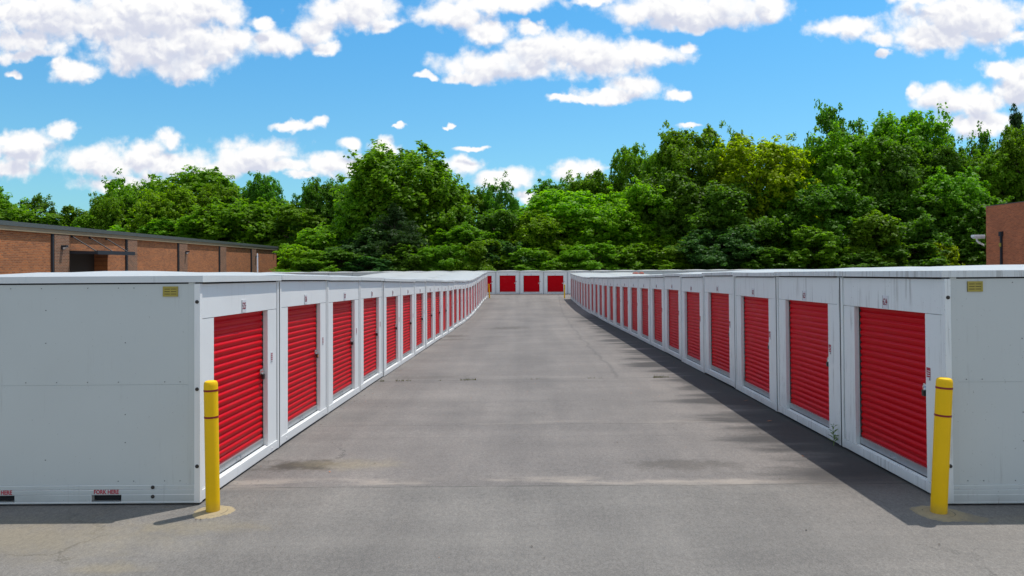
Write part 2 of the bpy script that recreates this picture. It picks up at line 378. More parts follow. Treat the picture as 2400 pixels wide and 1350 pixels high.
# ------------------------------------------------------------------ ground
_Y = np.arange(-80, 401, 0.5)
_LP = np.array([(-80,.25),(0,.02),(7.2,0),(9.6,-.04),(12,-.096),(14.4,-.147),(16.75,-.21),(19.1,-.27),(21.5,-.33),(26.3,-.46),(31,-.57),(40.9,-.805),(45,-.85),(48,-.80),(51.6,-.725),(55.6,-.66),(60,-.565),(64,-.54),(72,-.57),(400,-.57)])
_RP = np.array([(-80,.25),(0,.02),(7,0),(14.2,-.105),(16.6,-.147),(18.95,-.2),(21.3,-.24),(26.1,-.35),(35.6,-.56),(50,-.82),(57,-.80),(65,-.70),(72,-.60),(76,-.57),(400,-.57)])
_ker = np.exp(-0.5*(np.arange(-8, 9)*0.5/1.2)**2); _ker /= _ker.sum()
_LZ = np.convolve(np.pad(np.interp(_Y, _LP[:,0], _LP[:,1]), 8, mode='edge'), _ker, 'valid')
_RZ = np.convolve(np.pad(np.interp(_Y, _RP[:,0], _RP[:,1]), 8, mode='edge'), _ker, 'valid')
def ground_z(x, y):
    k = min(1, max(0, (x + 3.26) / 7.38))
    return float(np.interp(y, _Y, _LZ)*(1-k) + np.interp(y, _Y, _RZ)*k)
def sheet(name, xs, ys, dz, mat):
    mb = MB(); nx = len(xs)
    mb.v = [(x, y, ground_z(x, y) + dz) for y in ys for x in xs]
    mb.f = [(j*nx+i, j*nx+i+1, (j+1)*nx+i+1, (j+1)*nx+i) for j in range(len(ys)-1) for i in range(nx-1)]
    mb.m = [0]*len(mb.f)
    return struct(link(name, mb.mesh(name, mat, smooth=True)))
def asphalt():
    m, t, b = material('worn_asphalt')
    tc = t.new('ShaderNodeTexCoord').outputs['Object']; X, Y, Z = t.sep(tc)
    far = t.step(Y, 7.72, 7.92)                       # two pours meet at the near joint
    big = t.noise(tc, 0.35, 5, 0.6)
    c = t.mix(big, (0.138, 0.129, 0.118, 1), (0.192, 0.180, 0.165, 1))
    c = t.mix(far, c, t.mix(big, (0.138, 0.126, 0.117, 1), (0.190, 0.173, 0.160, 1)))
    cross = t.noise(t.vec('MULTIPLY', tc, (0.22, 1.5, 1)), 1.0, 5, 0.62)     # paver passes across
    along = t.noise(t.vec('MULTIPLY', tc, (1.3, 0.03, 1)), 1.0, 4, 0.55)     # tyre tracks along
    c = t.mix(1.0, c, t.mix(cross, (0.70, 0.70, 0.71, 1), (1.28, 1.27, 1.25, 1)), 'MULTIPLY')
    c = t.mix(1.0, c, t.mix(along, (0.72, 0.72, 0.73, 1), (1.27, 1.26, 1.25, 1)), 'MULTIPLY')
    gr = t.noise(tc, 75, 3, 0.75); gr2 = t.noise(tc, 210, 2, 0.7)
    c = t.mix(1.0, c, t.mix(t.step(gr, 0.25, 0.75), (0.72, 0.72, 0.72, 1), (1.28, 1.27, 1.26, 1)), 'MULTIPLY')
    c = t.mix(t.math('MULTIPLY', t.step(gr2, 0.66, 0.74), 0.55), c, (0.50, 0.48, 0.45, 1))
    c = t.mix(t.math('MULTIPLY', t.step(gr2, 0.34, 0.27), 0.6), c, (0.05, 0.048, 0.046, 1))
    g0 = t.noise(t.vec('MULTIPLY', tc, (1, 0.6, 1)), 26, 4, 0.8)
    c = t.mix(1.0, c, t.mix(t.step(g0, 0.3, 0.7), (0.86, 0.86, 0.86, 1), (1.15, 1.145, 1.14, 1)), 'MULTIPLY')
    wob = t.math('MULTIPLY', t.math('SUBTRACT', t.noise(t.comb(t.math('MULTIPLY', X, 0.8), 0, 0), 1.0, 6, 0.65), 0.5), 0.16)
    pat = t.noise(t.vec('MULTIPLY', tc, (0.55, 0.28, 1)), 1.0, 6, 0.62)
    c = t.mix(1.0, c, t.mix(t.step(pat, 0.36, 0.64), (0.90, 0.90, 0.905, 1), (1.09, 1.085, 1.08, 1)), 'MULTIPLY')
    vo = t.new('ShaderNodeTexVoronoi', feature='DISTANCE_TO_EDGE'); vo.inputs['Scale'].default_value = 0.55
    t.put(vo.inputs['Vector'], t.vec('ADD', tc, t.vec('MULTIPLY', t.noise(tc, 1.8, 6, 0.7, col=True), (0.9, 0.9, 0))))
    ck = t.math('MULTIPLY', t.step(vo.outputs['Distance'], 0.010, 0.002), t.step(pat, 0.56, 0.64))
    c = t.mix(t.math('MULTIPLY', ck, 0.55), c, (0.05, 0.047, 0.044, 1))
    sp = t.noise(tc, 2.6, 3, 0.5)
    c = t.mix(t.math('MULTIPLY', t.step(sp, 0.74, 0.79), 0.55), c, (0.05, 0.048, 0.045, 1))
    # pale silt lying along the joints
    for (y0, w, k) in ((7.95, 0.30, 0.55), (11.2, 0.3, 0.15)):
        dd = t.math('ABSOLUTE', t.math('SUBTRACT', t.math('ADD', Y, wob), y0))
        mk = t.math('MULTIPLY', t.step(dd, w, 0.0), t.step(t.noise(t.vec('MULTIPLY', tc, (0.8, 3, 1)), 1.0, 5, 0.6), 0.42, 0.66))
        c = t.mix(t.math('MULTIPLY', mk, k), c, (0.40, 0.34, 0.28, 1))
    # joints and cracks
    for (y0, w, k) in ((7.80, 0.012, 0.55), (11.05, 0.014, 0.4), (13.1, 0.012, 0.25), (16.0, 0.02, 0.6), (10.2, 0.01, 0.25)):
        dd = t.math('ABSOLUTE', t.math('SUBTRACT', t.math('ADD', Y, wob), y0))
        br = t.step(t.noise(t.comb(X, y0, 0), 1.4, 4, 0.7), 0.32, 0.55)
        c = t.mix(t.math('MULTIPLY', t.math('MULTIPLY', t.step(dd, w*1.6, w*0.5), br), k), c, (0.045, 0.042, 0.038, 1))
    cy = t.math('SUBTRACT', Y, 16.0)
    lx = t.math('MULTIPLY_ADD', t.math('MULTIPLY', cy, cy), 0.00043, 2.1)
    wx = t.math('MULTIPLY', t.math('SUBTRACT', t.noise(t.comb(0, t.math('MULTIPLY', Y, 0.35), 3.0), 1.0, 5, 0.65), 0.5), 0.7)
    dd = t.math('ABSOLUTE', t.math('SUBTRACT', X, t.math('ADD', lx, wx)))
    c = t.mix(t.math('MULTIPLY', t.math('MULTIPLY', t.step(dd, 0.07, 0.01), t.step(Y, 15.8, 16.3)), 0.32), c, (0.06, 0.058, 0.056, 1))
    # water stains running out from the right row, one tongue after another
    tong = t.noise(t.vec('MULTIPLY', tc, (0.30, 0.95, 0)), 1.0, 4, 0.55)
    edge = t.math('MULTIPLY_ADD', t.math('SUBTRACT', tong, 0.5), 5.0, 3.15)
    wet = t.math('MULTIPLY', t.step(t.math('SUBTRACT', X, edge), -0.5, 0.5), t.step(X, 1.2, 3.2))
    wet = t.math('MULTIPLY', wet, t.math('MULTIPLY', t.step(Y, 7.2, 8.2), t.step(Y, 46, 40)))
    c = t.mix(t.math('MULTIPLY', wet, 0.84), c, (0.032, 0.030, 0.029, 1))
    # brown damp patches beside the left row and out on the lane
    for (x0, y0, rx, ry, k) in ((-2.72, 8.70, 0.66, 0.36, 0.9), (-2.9, 29.5, 0.9, 0.9, 0.5), (-2.75, 27.8, 0.9, 0.7, 0.5), (-0.7, 34.0, 1.3, 1.6, 0.45), (1.9, 8.6, 0.9, 0.35, 0.45), (-2.2, 16.6, 1.3, 0.4, 0.3)):
        q = t.vec('MULTIPLY_ADD', tc, (1/rx, 1/ry, 0), (-x0/rx, -y0/ry, 0))
        dd = t.math('ADD', t.vec('LENGTH', q, out='v'), t.math('MULTIPLY', t.math('SUBTRACT', t.noise(tc, 3.5, 5, 0.65), 0.5), 2.0))
        c = t.mix(t.math('MULTIPLY', t.step(dd, 1.0, 0.2), k), c, (0.048, 0.039, 0.029, 1))
    # sandy wash in front of the left row
    for (x0, y0, rx, ry, k) in ((-4.7, 6.35, 1.9, 0.62, 0.5), (-2.95, 6.62, 0.75, 0.2, 0.38), (-2.15, 8.75, 0.75, 0.3, 0.55), (-3.3, 5.7, 0.35, 0.16, 0.5), (4.6, 6.65, 0.6, 0.14, 0.3)):
        q = t.vec('MULTIPLY_ADD', tc, (1/rx, 1/ry, 0), (-x0/rx, -y0/ry, 0))
        dd = t.math('ADD', t.vec('LENGTH', q, out='v'), t.math('MULTIPLY', t.math('SUBTRACT', t.noise(tc, 4.0, 6, 0.7), 0.5), 1.8))
        c = t.mix(t.math('MULTIPLY', t.step(dd, 1.25, 0.1), k), c, t.mix(g0, (0.10, 0.085, 0.055, 1), (0.36, 0.30, 0.20, 1)))
    t.put(b.inputs['Base Color'], c); b.inputs['Roughness'].default_value = 0.82; b.inputs['Specular IOR Level'].default_value = 0.35
    bn = t.new('ShaderNodeBump'); bn.inputs['Strength'].default_value = 0.5; bn.inputs['Distance'].default_value = 0.006
    t.put(bn.inputs['Height'], t.math('ADD', gr, t.math('MULTIPLY', gr2, 0.5))); t.put(b.inputs['Normal'], bn.outputs[0])
    return m
M['asphalt'] = asphalt()
_xs = [-400,-250,-150,-90,-60,-40,-30,-22,-16,-12] + [x*0.5 for x in range(-20, 25)] + [16,22,30,40,60,90,150,250,400]
_ys = [-80,-50,-30,-15,-6,-2] + [y*0.75 for y in range(0, 104)] + [79,84,92,110,150,220,320,400]
ground = sheet('ground', _xs, _ys, 0.0, M['asphalt'])
floor = sheet('forest_floor', [-400,-150,-60,-20,20,60,150,400], [77.5,80,90,120,200,399], 0.03, M['soil'])

# ------------------------------------------------------------------ storage containers
UW, UD, UH, PITCH = 2.345, 2.95, 2.30, 2.38
DX0, DX1, DZ0, DZ1 = 0.36, 1.96, 0.13, 1.86         # door opening
def frame_mesh(w, pw):
    mb = MB(); p = 0.058
    for x0 in (0, UW - p):
        mb.box(x0, x0+p, 0, p, 0.02, 2.212); mb.box(x0, x0+p, UD-p, UD, 0.02, 2.224)
    mb.box(p, UW-p, UD-0.05, UD-0.004, 0.03, 0.20)
    for xa, xb in ((0.006, 0.05), (UW-0.05, UW-0.006)):               # bottom rails with fork pockets
        mb.box(xa, xb, p, UD-p, 0.157, 0.20, 1); mb.box(xa-0.0005, xb+0.0005, p, UD-p, 0.105, 0.154, 1); mb.box(xa-0.003, xb+0.003, p, UD-p, 0.018, 0.034, 1)
        ys = [p, 0.79, 1.09, UD-1.09, UD-0.79, UD-p]
        for a, b in ((ys[0], ys[1]), (ys[2], ys[3]), (ys[4], ys[5])): mb.box(xa-0.0005, xb+0.0005, a, b, 0.034, 0.105, 1)
    return mb.mesh('frame', [w, pw], smooth=True, bevel=0.004)
def front_mesh(w):
    mb = MB(); p = 0.065
    mb.box(p, DX0, 0.014, 0.075, DZ0+0.004, 1.852); mb.box(DX1, UW-p, 0.014, 0.075, DZ0+0.004, 1.852)
    mb.box(p, UW-p, 0.012, 0.075, 1.856, 2.208)
    return mb.mesh('front_panel', w, smooth=True, bevel=0.003)
def sill_mesh(w):
    mb = MB(); mb.box(0.06, UW-0.06, 0.002, 0.085, 0.028, DZ0)
    mb.box(DX0, DX1, 0.035, 0.05, DZ0+0.0005, DZ0+0.012)
    for x in (0.27, UW-0.27): mb.lathe([(0.0, 0), (0.011, 0.0), (0.011, 0.007), (0.0, 0.009)], 8)
    me = mb
    k = len(mb.v) - 2*4*8
    for n, x in enumerate((0.27, UW-0.27)):                              # turn the bolt heads to face the aisle
        for i in range(32):
            a = k + n*32 + i; vx, vy, vz = mb.v[a]; mb.v[a] = (x + vx, 0.002 - vz, 0.075 + vy)
    return mb.mesh('door_sill', w, smooth=True)
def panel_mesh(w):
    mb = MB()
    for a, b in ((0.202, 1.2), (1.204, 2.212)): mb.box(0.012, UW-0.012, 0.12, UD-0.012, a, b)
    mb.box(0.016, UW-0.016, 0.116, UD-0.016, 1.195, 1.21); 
    mb.box(0.062, UW-0.062, 0.13, UD-0.062, 0.04, 0.203, 1); mb.box(0.03, UW-0.03, 0.03, UD-0.03, 2.2125, 2.2275, 1)  # near-black boxes: shade behind the fork pockets and under the roof edge
    for xa in (0.05, UW-0.075): mb.box(xa, xa+0.025, 0.0165, 0.10, 0.14, 2.2, 1)  # dark backing paints the shade in the slits beside the posts
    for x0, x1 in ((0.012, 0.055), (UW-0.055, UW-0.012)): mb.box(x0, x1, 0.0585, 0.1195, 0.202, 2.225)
    rnd = random.Random(4)                                               # rivets
    for k in range(18):
        y = 0.2 + k*0.155
        for z in (0.235, 1.225, 2.17):
            if rnd.random() < 0.33:
                for x in (0.010, UW-0.010):
                    mb.box(x-0.003, x+0.003, y, y+0.008, z, z+0.008, 2)
    for z in (0.45, 0.62, 0.9, 1.5, 1.62, 1.95):
        for y in (0.75, 1.55, 2.2):
            if rnd.random() < 0.4:
                for x in (0.010, UW-0.010): mb.box(x-0.003, x+0.003, y, y+0.009, z, z+0.009, 2)
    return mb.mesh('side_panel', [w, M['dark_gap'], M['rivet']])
def roof_mesh(w, seed):
    rnd = random.Random(seed); mb = MB()
    x0, x1, y0, y1 = -0.008, UW+0.008, -0.032, UD+0.022
    mb.box(x0, x1, y0, y1, 2.2275, 2.292)
    n = 8; amp = [[rnd.uniform(-0.006, 0.008) for _ in range(n+1)] for _ in range(n+1)]
    def z(i, j):
        e = min(i, j, n-i, n-j)
        return 2.2925 if e == 0 else 2.294 + 0.058*math.sin(math.pi*i/n)**0.7*math.sin(math.pi*j/n)**0.7 + (amp[i][j] if e > 1 else amp[i][j]*0.3)
    vs = [(x0+0.004+(x1-x0-0.008)*i/n, y0+0.004+(y1-y0-0.008)*j/n, z(i, j)) for j in range(n+1) for i in range(n+1)]
    mb.add(vs, [(j*(n+1)+i, j*(n+1)+i+1, (j+1)*(n+1)+i+1, (j+1)*(n+1)+i) for j in range(n) for i in range(n)], 1)
    return mb.mesh('roof', [w, M['roof_top']], smooth=True, bevel=0)
def door_mesh():
    mb = MB(); z = 0.228; top = 1.90; pitch = 0.079; pts = []
    while z < top - 0.001:                                               # broad shallow curve and a tight bead per rib
        for f, d in ((0.0, 0.0), (0.10, -0.002), (0.30, -0.0075), (0.5, -0.010), (0.66, -0.008), (0.78, -0.001), (0.84, 0.004), (0.90, 0.005), (0.96, 0.003)):
            if z + f*pitch < top: pts.append((0.084 + d*1.35, z + f*pitch))
        z += pitch
    x0, x1 = DX0-0.012+0.045, DX1-0.02
    k = len(pts); mb.v = [(x0, y, z) for y, z in pts] + [(x1, y, z) for y, z in pts]
    mb.f = [(i, k+i, k+i+1, i+1) for i in range(k-1)]; mb.m = [0]*len(mb.f)
    mb.box(DX0-0.01, DX1+0.01, 0.098, 0.112, 0.14, 1.92, 1)
    return mb.mesh('door', [M['red'], M['dark_gap']], smooth=True)
def bar_mesh():
    mb = MB(); mb.box(DX0+0.012, DX1-0.008, 0.068, 0.088, 0.150, 0.222); mb.box(DX0+0.012, DX1-0.008, 0.058, 0.088, 0.2225, 0.232)
    mb.box(DX0+0.01, DX1-0.005, 0.066, 0.088, 0.133, 0.1495, 1)
    return mb.mesh('bottom_bar', [M['galv'], M['dark_gap']], smooth=True, bevel=0.002)
def handle_mesh():
    mb = MB(); c = (DX0+DX1)/2
    mb.tube([(c-0.06, 0.066, 0.185), (c-0.06, 0.045, 0.18), (c, 0.038, 0.172), (c+0.06, 0.045, 0.18), (c+0.06, 0.066, 0.185)], 0.006, 6)
    mb.box(c-0.075, c-0.045, 0.062, 0.0675, 0.165, 0.205); mb.box(c+0.045, c+0.075, 0.062, 0.0675, 0.165, 0.205)
    return mb.mesh('pull_handle', M['galv'], smooth=True)
def latch_mesh():
    mb = MB(); x = DX1 - 0.085
    mb.box(x-0.05, x+0.05, 0.060, 0.067, 1.055, 1.115); mb.box(x-0.035, x+0.075, 0.050, 0.0595, 1.072, 1.10)
    mb.box(x-0.02, x+0.0, 0.036, 0.0495, 1.078, 1.096); mb.box(x-0.012, x+0.012, 0.040, 0.0495, 1.05, 1.0715)
    return mb.mesh('latch', M['chrome'], smooth=True, bevel=0.002)
def plate_mesh():
    mb = MB(); c = (DX0+DX1)/2; mb.box(c-0.062, c+0.062, 0.004, 0.0115, 1.866, 2.012)
    mb.box(c-0.062, c-0.058, 0.003, 0.0039, 1.866, 2.012, 1)
    for s in (-0.052, 0.052): mb.box(c+s-0.003, c+s+0.003, 0.002, 0.0038, 1.94, 1.946, 1)
    return mb.mesh('number_plate', [M['plate'], M['bolt']])
def sticker_mesh(kind):
    mb = MB(); x = DX1 + (0.02 if kind == 0 else 0.10); z0 = 1.17; w, h = 0.075, 0.135
    mb.box(x, x+w, 0.0105, 0.0135, z0, z0+h, 0)
    if kind == 0:
        mb.box(x+0.002, x+w-0.002, 0.0095, 0.0104, z0+0.035, z0+h-0.002, 1)
        for k, (a, b) in enumerate(((0.006, 0.068), (0.006, 0.06), (0.02, 0.07))): mb.box(x+a, x+b, 0.0088, 0.0094, z0+0.05+k*0.022, z0+0.058+k*0.022, 0)
        mb.box(x+w-0.02, x+w-0.006, 0.0088, 0.0094, z0+0.006, z0+0.03, 2)
    else:
        for k in range(4):
            for q in range(2): mb.box(x+0.012+q*0.028, x+0.034+q*0.028, 0.0095, 0.0104, z0+0.03+k*0.025, z0+0.048+k*0.025, 1)
        mb.box(x+0.014, x+w-0.02, 0.0095, 0.0104, z0+0.01, z0+0.016, 2)
    return mb.mesh('warning_sticker', [M['plate'], M['sticker_red'], M['bolt']])
MESH = {}
for key, w, pn, rf in (('clean', M['white'], M['panel'], M['roof']), ('worn', M['white_worn'], M['panel'], M['roof_worn'])):
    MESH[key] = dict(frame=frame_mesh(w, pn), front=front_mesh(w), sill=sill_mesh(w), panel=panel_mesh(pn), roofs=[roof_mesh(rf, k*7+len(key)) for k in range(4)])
MESH.update(door=door_mesh(), bar=bar_mesh(), handle=handle_mesh(), latch=latch_mesh(), plate=plate_mesh(), stickers=[sticker_mesh(0), sticker_mesh(1)])
MESH['gap_shade'] = {}
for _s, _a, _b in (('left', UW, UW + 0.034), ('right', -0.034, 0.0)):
    _q = MB(); _q.box(_a, _b, 0.005, 0.10, 0.03, 2.208); MESH['gap_shade'][_s] = _q.mesh('gap_shade_strip', M['dark_gap'])  # added near-black strips paint the shade between neighbouring units
_bk = MB(); _bk.box(0, UW, 0, UD, 0.02, 2.226); MESH['body'] = _bk.mesh('body', M['panel'])

def unit_matrix(x, ya, yb, yaw, side):
    """seat a unit of a row on the sloping lane: ya nearest end, yb far end, x the line of its doors"""
    za, zb = ground_z(x, ya), ground_z(x, yb); sl = math.atan2(zb - za, yb - ya)
    o = Matrix.Translation((x, ya if side == 'left' else yb, za if side == 'left' else zb))
    return o @ Matrix.Rotation(sl, 4, 'X') @ Matrix.Rotation(R(90 if side == 'left' else -90) + yaw, 4, 'Z')
def container(mat, label, group, key, number=None, sticker=0, full=True, seed=0, cat='storage container', gap_shade=None):
    t = thing('storage_container', label, cat, mat, group); S = MESH[key]
    if not full:
        link('body', MESH['body'], t); link('roof', S['roofs'][seed % 4], t); return t
    link('frame', S['frame'], t); link('front_panel', S['front'], t); link('door_sill', S['sill'], t)
    link('side_panel', S['panel'], t); link('roof', S['roofs'][seed % 4], t)
    d = link('roll_up_door', MESH['door'], t)
    link('bottom_bar', MESH['bar'], d); link('pull_handle', MESH['handle'], d); link('latch', MESH['latch'], d)
    p = link('number_plate', MESH['plate'], t)
    if number:
        c = (DX0+DX1)/2
        link('number', text_mesh(str(number), 0.108, 0.60, (c, 0.0032, 1.938), (1,0,0), (0,0,1), M['numeral'], 0.0018), p)
    if gap_shade: link('gap_shade_strip', MESH['gap_shade'][gap_shade], t)
    if sticker is not None: link('warning_sticker', MESH['stickers'][sticker], t)
    return t
ORD = ['nearest', 'second', 'third', 'fourth', 'fifth', 'sixth', 'seventh', 'eighth', 'ninth', 'tenth', 'eleventh', 'twelfth', 'thirteenth', 'fourteenth', 'fifteenth', 'sixteenth', 'seventeenth', 'eighteenth', 'nineteenth', 'twentieth', 'twenty-first', 'twenty-second', 'twenty-third', 'farthest']
rr = random.Random(11)
XL, XR, YL0, YR0 = -3.258, 4.117, 7.235, 7.05
rows = {'left': [], 'right': []}
for k in range(24):
    jx = rr.uniform(-0.012, 0.012) if k else 0; jy = R(rr.uniform(-0.4, 0.4)) if k else 0; jz = rr.uniform(-0.013, 0.010) if k else 0
    a = YL0 + PITCH*k
    m = Matrix.Translation((jx, 0, jz)) @ unit_matrix(XL, a, a + UW, jy, 'left')
    if k == 0: lab = 'white container numbered 525, nearest of the left row, grey side with FORK HERE lettering'
    elif k < 4: lab = 'white container numbered %d with sunlit red door, %s from front of left row' % (525+k, ORD[k])
    elif k == 23: lab = 'white container at the far end of the left row, closest to the far cross row'
    else: lab = 'white container with red roll-up door, %s from the front in the left row' % ORD[k]
    rows['left'].append(container(m, lab, 'containers along the left side of the lane', 'clean', 525 + k, 1, seed=k, gap_shade='left' if k < 23 else None))
    jx = rr.uniform(-0.014, 0.014) if k else 0; jy = R(rr.uniform(-0.45, 0.45)) if k else 0; jz = rr.uniform(-0.013, 0.013) if k else 0
    a = YR0 + PITCH*k
    m = Matrix.Translation((jx, 0, jz)) @ unit_matrix(XR, a, a + UW, jy, 'right')
    if k == 0: lab = 'weathered white container numbered 624, nearest of the right row, with streaked roof edge'
    elif k < 4: lab = 'weathered white container numbered %d with shaded door, %s from front of right row' % (624-k, ORD[k])
    elif k == 23: lab = 'white container at the far end of the right row, closest to the far cross row'
    else: lab = 'white container with shaded red roll-up door, %s from the front in the right row' % ORD[k]
    rows['right'].append(container(m, lab, 'containers along the right side of the lane', 'worn', 624 - k, 0, seed=k+1, gap_shade='right' if k < 23 else None))
# containers standing back to back behind the two rows: only their roofs rise into view
for (x, side, nm, key) in ((XL - UD - 0.06, 'left', 'second line of the left block', 'clean'), (XL - 2*UD - 0.12, 'left', 'outermost line of the left block', 'clean'), (XR + UD + 0.06, 'right', 'second line of the right block', 'worn')):
    for k in range(24):
        a = (YL0 if side == 'left' else YR0) + PITCH*k
        m = Matrix.Translation((0, 0, rr.uniform(-0.012, 0.006))) @ unit_matrix(x, a, a + UW, R(rr.uniform(-0.2, 0.2)), side)
        container(m, 'white container roof in the %s, %s from the front' % (nm, ORD[k]), 'container roofs behind the %s' % ('left row' if side == 'left' else 'right row'), key, full=False, seed=k+2)
# the cross row that closes the lane
FY = 72.0
for k in range(-11, 10):
    x0 = -0.42 + PITCH*k
    m = Matrix.Translation((x0, FY, ground_z(x0, FY) + rr.uniform(-0.01, 0.01))) @ Matrix.Rotation(R(rr.uniform(-0.2, 0.2)), 4, 'Z')
    if k in (-2, -1, 0, 1):
        lab = {-2: 'white container of the far cross row half hidden by the left row and its bollard', -1: 'white container with square red door left of the lane centre in the far cross row',
               0: 'white container with square red door right of the lane centre in the far cross row', 1: 'white container of the far cross row with red door beside the right yellow bollard'}[k]
    else:
        lab = 'white container top in the far cross row, %s beyond the %s row' % ((ORD[abs(k)-1 if k > 0 else abs(k)-3] if (k != 2 and k != -3) else 'first'), 'right' if k > 0 else 'left')
    container(m, lab, 'containers of the far cross row', 'clean', None, 0 if k in (-2,-1,0,1) else None, full=(-3 <= k <= 2), seed=k+20)

# details of the two nearest sides
def bolt_mesh(x, y, z, nx):
    mb = MB(); prof = [(0.0, 0.016), (0.010, 0.0145), (0.017, 0.008), (0.019, 0.0)]
    mb.lathe(prof, 12); mb.v = [(x + nx*p[2], y + p[0], z + p[1]) for p in mb.v]
    return mb.mesh('bolt', M['bolt'], smooth=True)
def vent_mesh(x, y, z, nx):
    mb = MB(); w, h = 0.15, 0.102; d = 0.006*nx
    mb.box(min(x, x+d), max(x, x+d), y, y+w, z, z+h)
    r = 0.009*nx
    for a, b, c, e in ((0, w, 0, 0.008), (0, w, h-0.008, h), (0, 0.008, 0.008, h-0.008), (w-0.008, w, 0.008, h-0.008)):
        mb.box(min(x, x+r), max(x, x+r), y+a, y+b, z+c, z+e)
    for k in range(3):
        for a in (0.016, 0.08): mb.box(min(x, x+0.0075*nx), max(x, x+0.0075*nx), y+a, y+a+0.054, z+0.022+k*0.025, z+0.029+k*0.025, 1)
    return mb.mesh('vent', [M['vent'], M['vent_slot']])
for side, x, nx in (('left', 0.0, -1), ('right', UW, 1)):
    t = rows[side][0]
    for z in (2.03, 1.155, 0.385): link('bolt', bolt_mesh(x, 0.029, z, nx), t)
    link('vent', vent_mesh(x - nx*0.012, 0.225, 2.085, nx), t)
    for y0 in (0.79, UD-1.09):
        pk = MB(); a, b = (0.05, 0.62) if nx < 0 else (UW-0.62, UW-0.05)       # the steel channel behind each pocket
        pk.box(a, b, y0-0.006, y0-0.001, 0.03, 0.11); pk.box(a, b, y0+0.301, y0+0.306, 0.03, 0.11); pk.box(a, b, y0-0.006, y0+0.306, 0.022, 0.0295)
        link('fork_pocket', pk.mesh('fork_pocket', M['panel']), t)
        if side == 'left':
            link('fork_lettering', text_mesh('FORK HERE', 0.058, 0.84, (0.0045, y0+0.15, 0.1315), (0,-1,0), (0,0,1), M['fork_red'], 0.0016), t)
    if side == 'left':
        for z in (0.178, 0.085): link('bolt', bolt_mesh(x+0.006, 0.475, z, nx), t)
# padlocks hanging on the latches
def padlock_mesh(face):
    mb = MB(); mb.box(-0.026, 0.026, -0.014, 0.014, -0.062, 0.0)
    me2 = MB(); mb.tube([(-0.017, 0, -0.002), (-0.017, 0, 0.022), (-0.009, 0, 0.036), (0.009, 0, 0.036), (0.017, 0, 0.022), (0.017, 0, -0.002)], 0.005, 6, 1)
    mb.box(-0.014, 0.014, -0.0165, -0.0142, -0.05, -0.012, 2)
    return mb.mesh('padlock', [M['black'], M['chrome'], M['orange'] if face else M['black']], smooth=True)
PL = [padlock_mesh(0), padlock_mesh(1)]
for side, idx in (('left', range(0, 10)), ('right', range(0, 6))):
    for k in idx:
        u = rows[side][k]; num = 525 + k if side == 'left' else 624 - k
        o = link('padlock', PL[1 if side == 'left' and k == 1 else 0])
        o.matrix_world = u.matrix_world @ Matrix.Translation((DX1-0.085, 0.043, 1.052))
        if side == 'left' and k == 1: lab = 'black padlock with an orange face on the second door of the left row'
        else: lab = 'black padlock on the latch of the %s door of the %s row' % (ORD[k], side)
        tag(o, lab, 'padlock', 'padlocks on the red doors')

# ------------------------------------------------------------------ bollards
def bollard(x, y, r, h, tilt, label, footing=None):
    m = Matrix.Translation((x, y, ground_z(x, y))) @ Matrix.Rotation(tilt, 4, 'Y')
    t = thing('bollard', label, 'bollard', m, 'yellow bollards at the ends of the rows')
    mb = MB(); mb.lathe([(r, 0.0), (r, h-0.045), (r*0.97, h-0.025), (r*0.86, h-0.009), (r*0.6, h-0.001), (0.0, h)], 40)
    link('post', mb.mesh('post', M['yellow'], smooth=True), t)
    for f in (0.073, 0.275):
        b = MB(); z = h*(1-f); b.lathe([(r, z-0.0095), (r+0.0018, z-0.0092), (r+0.0018, z+0.0092), (r, z+0.0095)], 40)
        link('reflective_band', b.mesh('reflective_band', M['band'], smooth=True), t)
    if footing:
        f = MB(); rnd = random.Random(footing[0]); n = 72; rings = 7; pts = []
        for i in range(n):
            a = 2*math.pi*i/n; q = footing[1]*(1 + 0.06*math.sin(3*a+1) + 0.06*rnd.uniform(-1, 1))
            if footing[2]:
                da = abs((a - footing[3] + math.pi) % (2*math.pi) - math.pi); q *= 1 + footing[2]*math.exp(-(da/0.42)**2) * rnd.uniform(0.93, 1.05)
            pts.append((math.cos(a)*q, math.sin(a)*q))
        f.v = [(0, 0, 0.012)]
        for k in range(1, rings+1): f.v += [(p[0]*k/rings, p[1]*k/rings, 0.012*(1-(k/rings)**2) + (0.004 if k < rings else -0.004)) for p in pts]
        for i in range(n):
            j = (i+1) % n; f.f.append((0, 1+i, 1+j))
            for k in range(rings-1): a0 = 1+k*n; f.f.append((a0+i, a0+n+i, a0+n+j, a0+j))
        f.m = [0]*len(f.f)
        fo = link('footing', f.mesh('footing', M['sand'], smooth=True), t)
        # lies level on the lane whatever the post's lean
        fo.matrix_local = Matrix.Rotation(-tilt, 4, 'Y')
    return t
bollard(-3.035, 7.02, 0.0645, 1.275, R(-0.6), 'yellow bollard with dark red bands in front of container 525', (3, 0.20, 0.0, 0))
bollard(3.90, 6.83, 0.0715, 1.285, R(2.9), 'leaning yellow bollard with dark red bands in front of container 624', (5, 0.235, 0.95, R(-32)))
bollard(-3.02, 63.2, 0.055, 1.25, R(-3.4), 'leaning yellow bollard at the far end of the left row')
bollard(3.62, 64.9, 0.06, 1.25, R(0.5), 'upright yellow bollard at the far end of the right row')

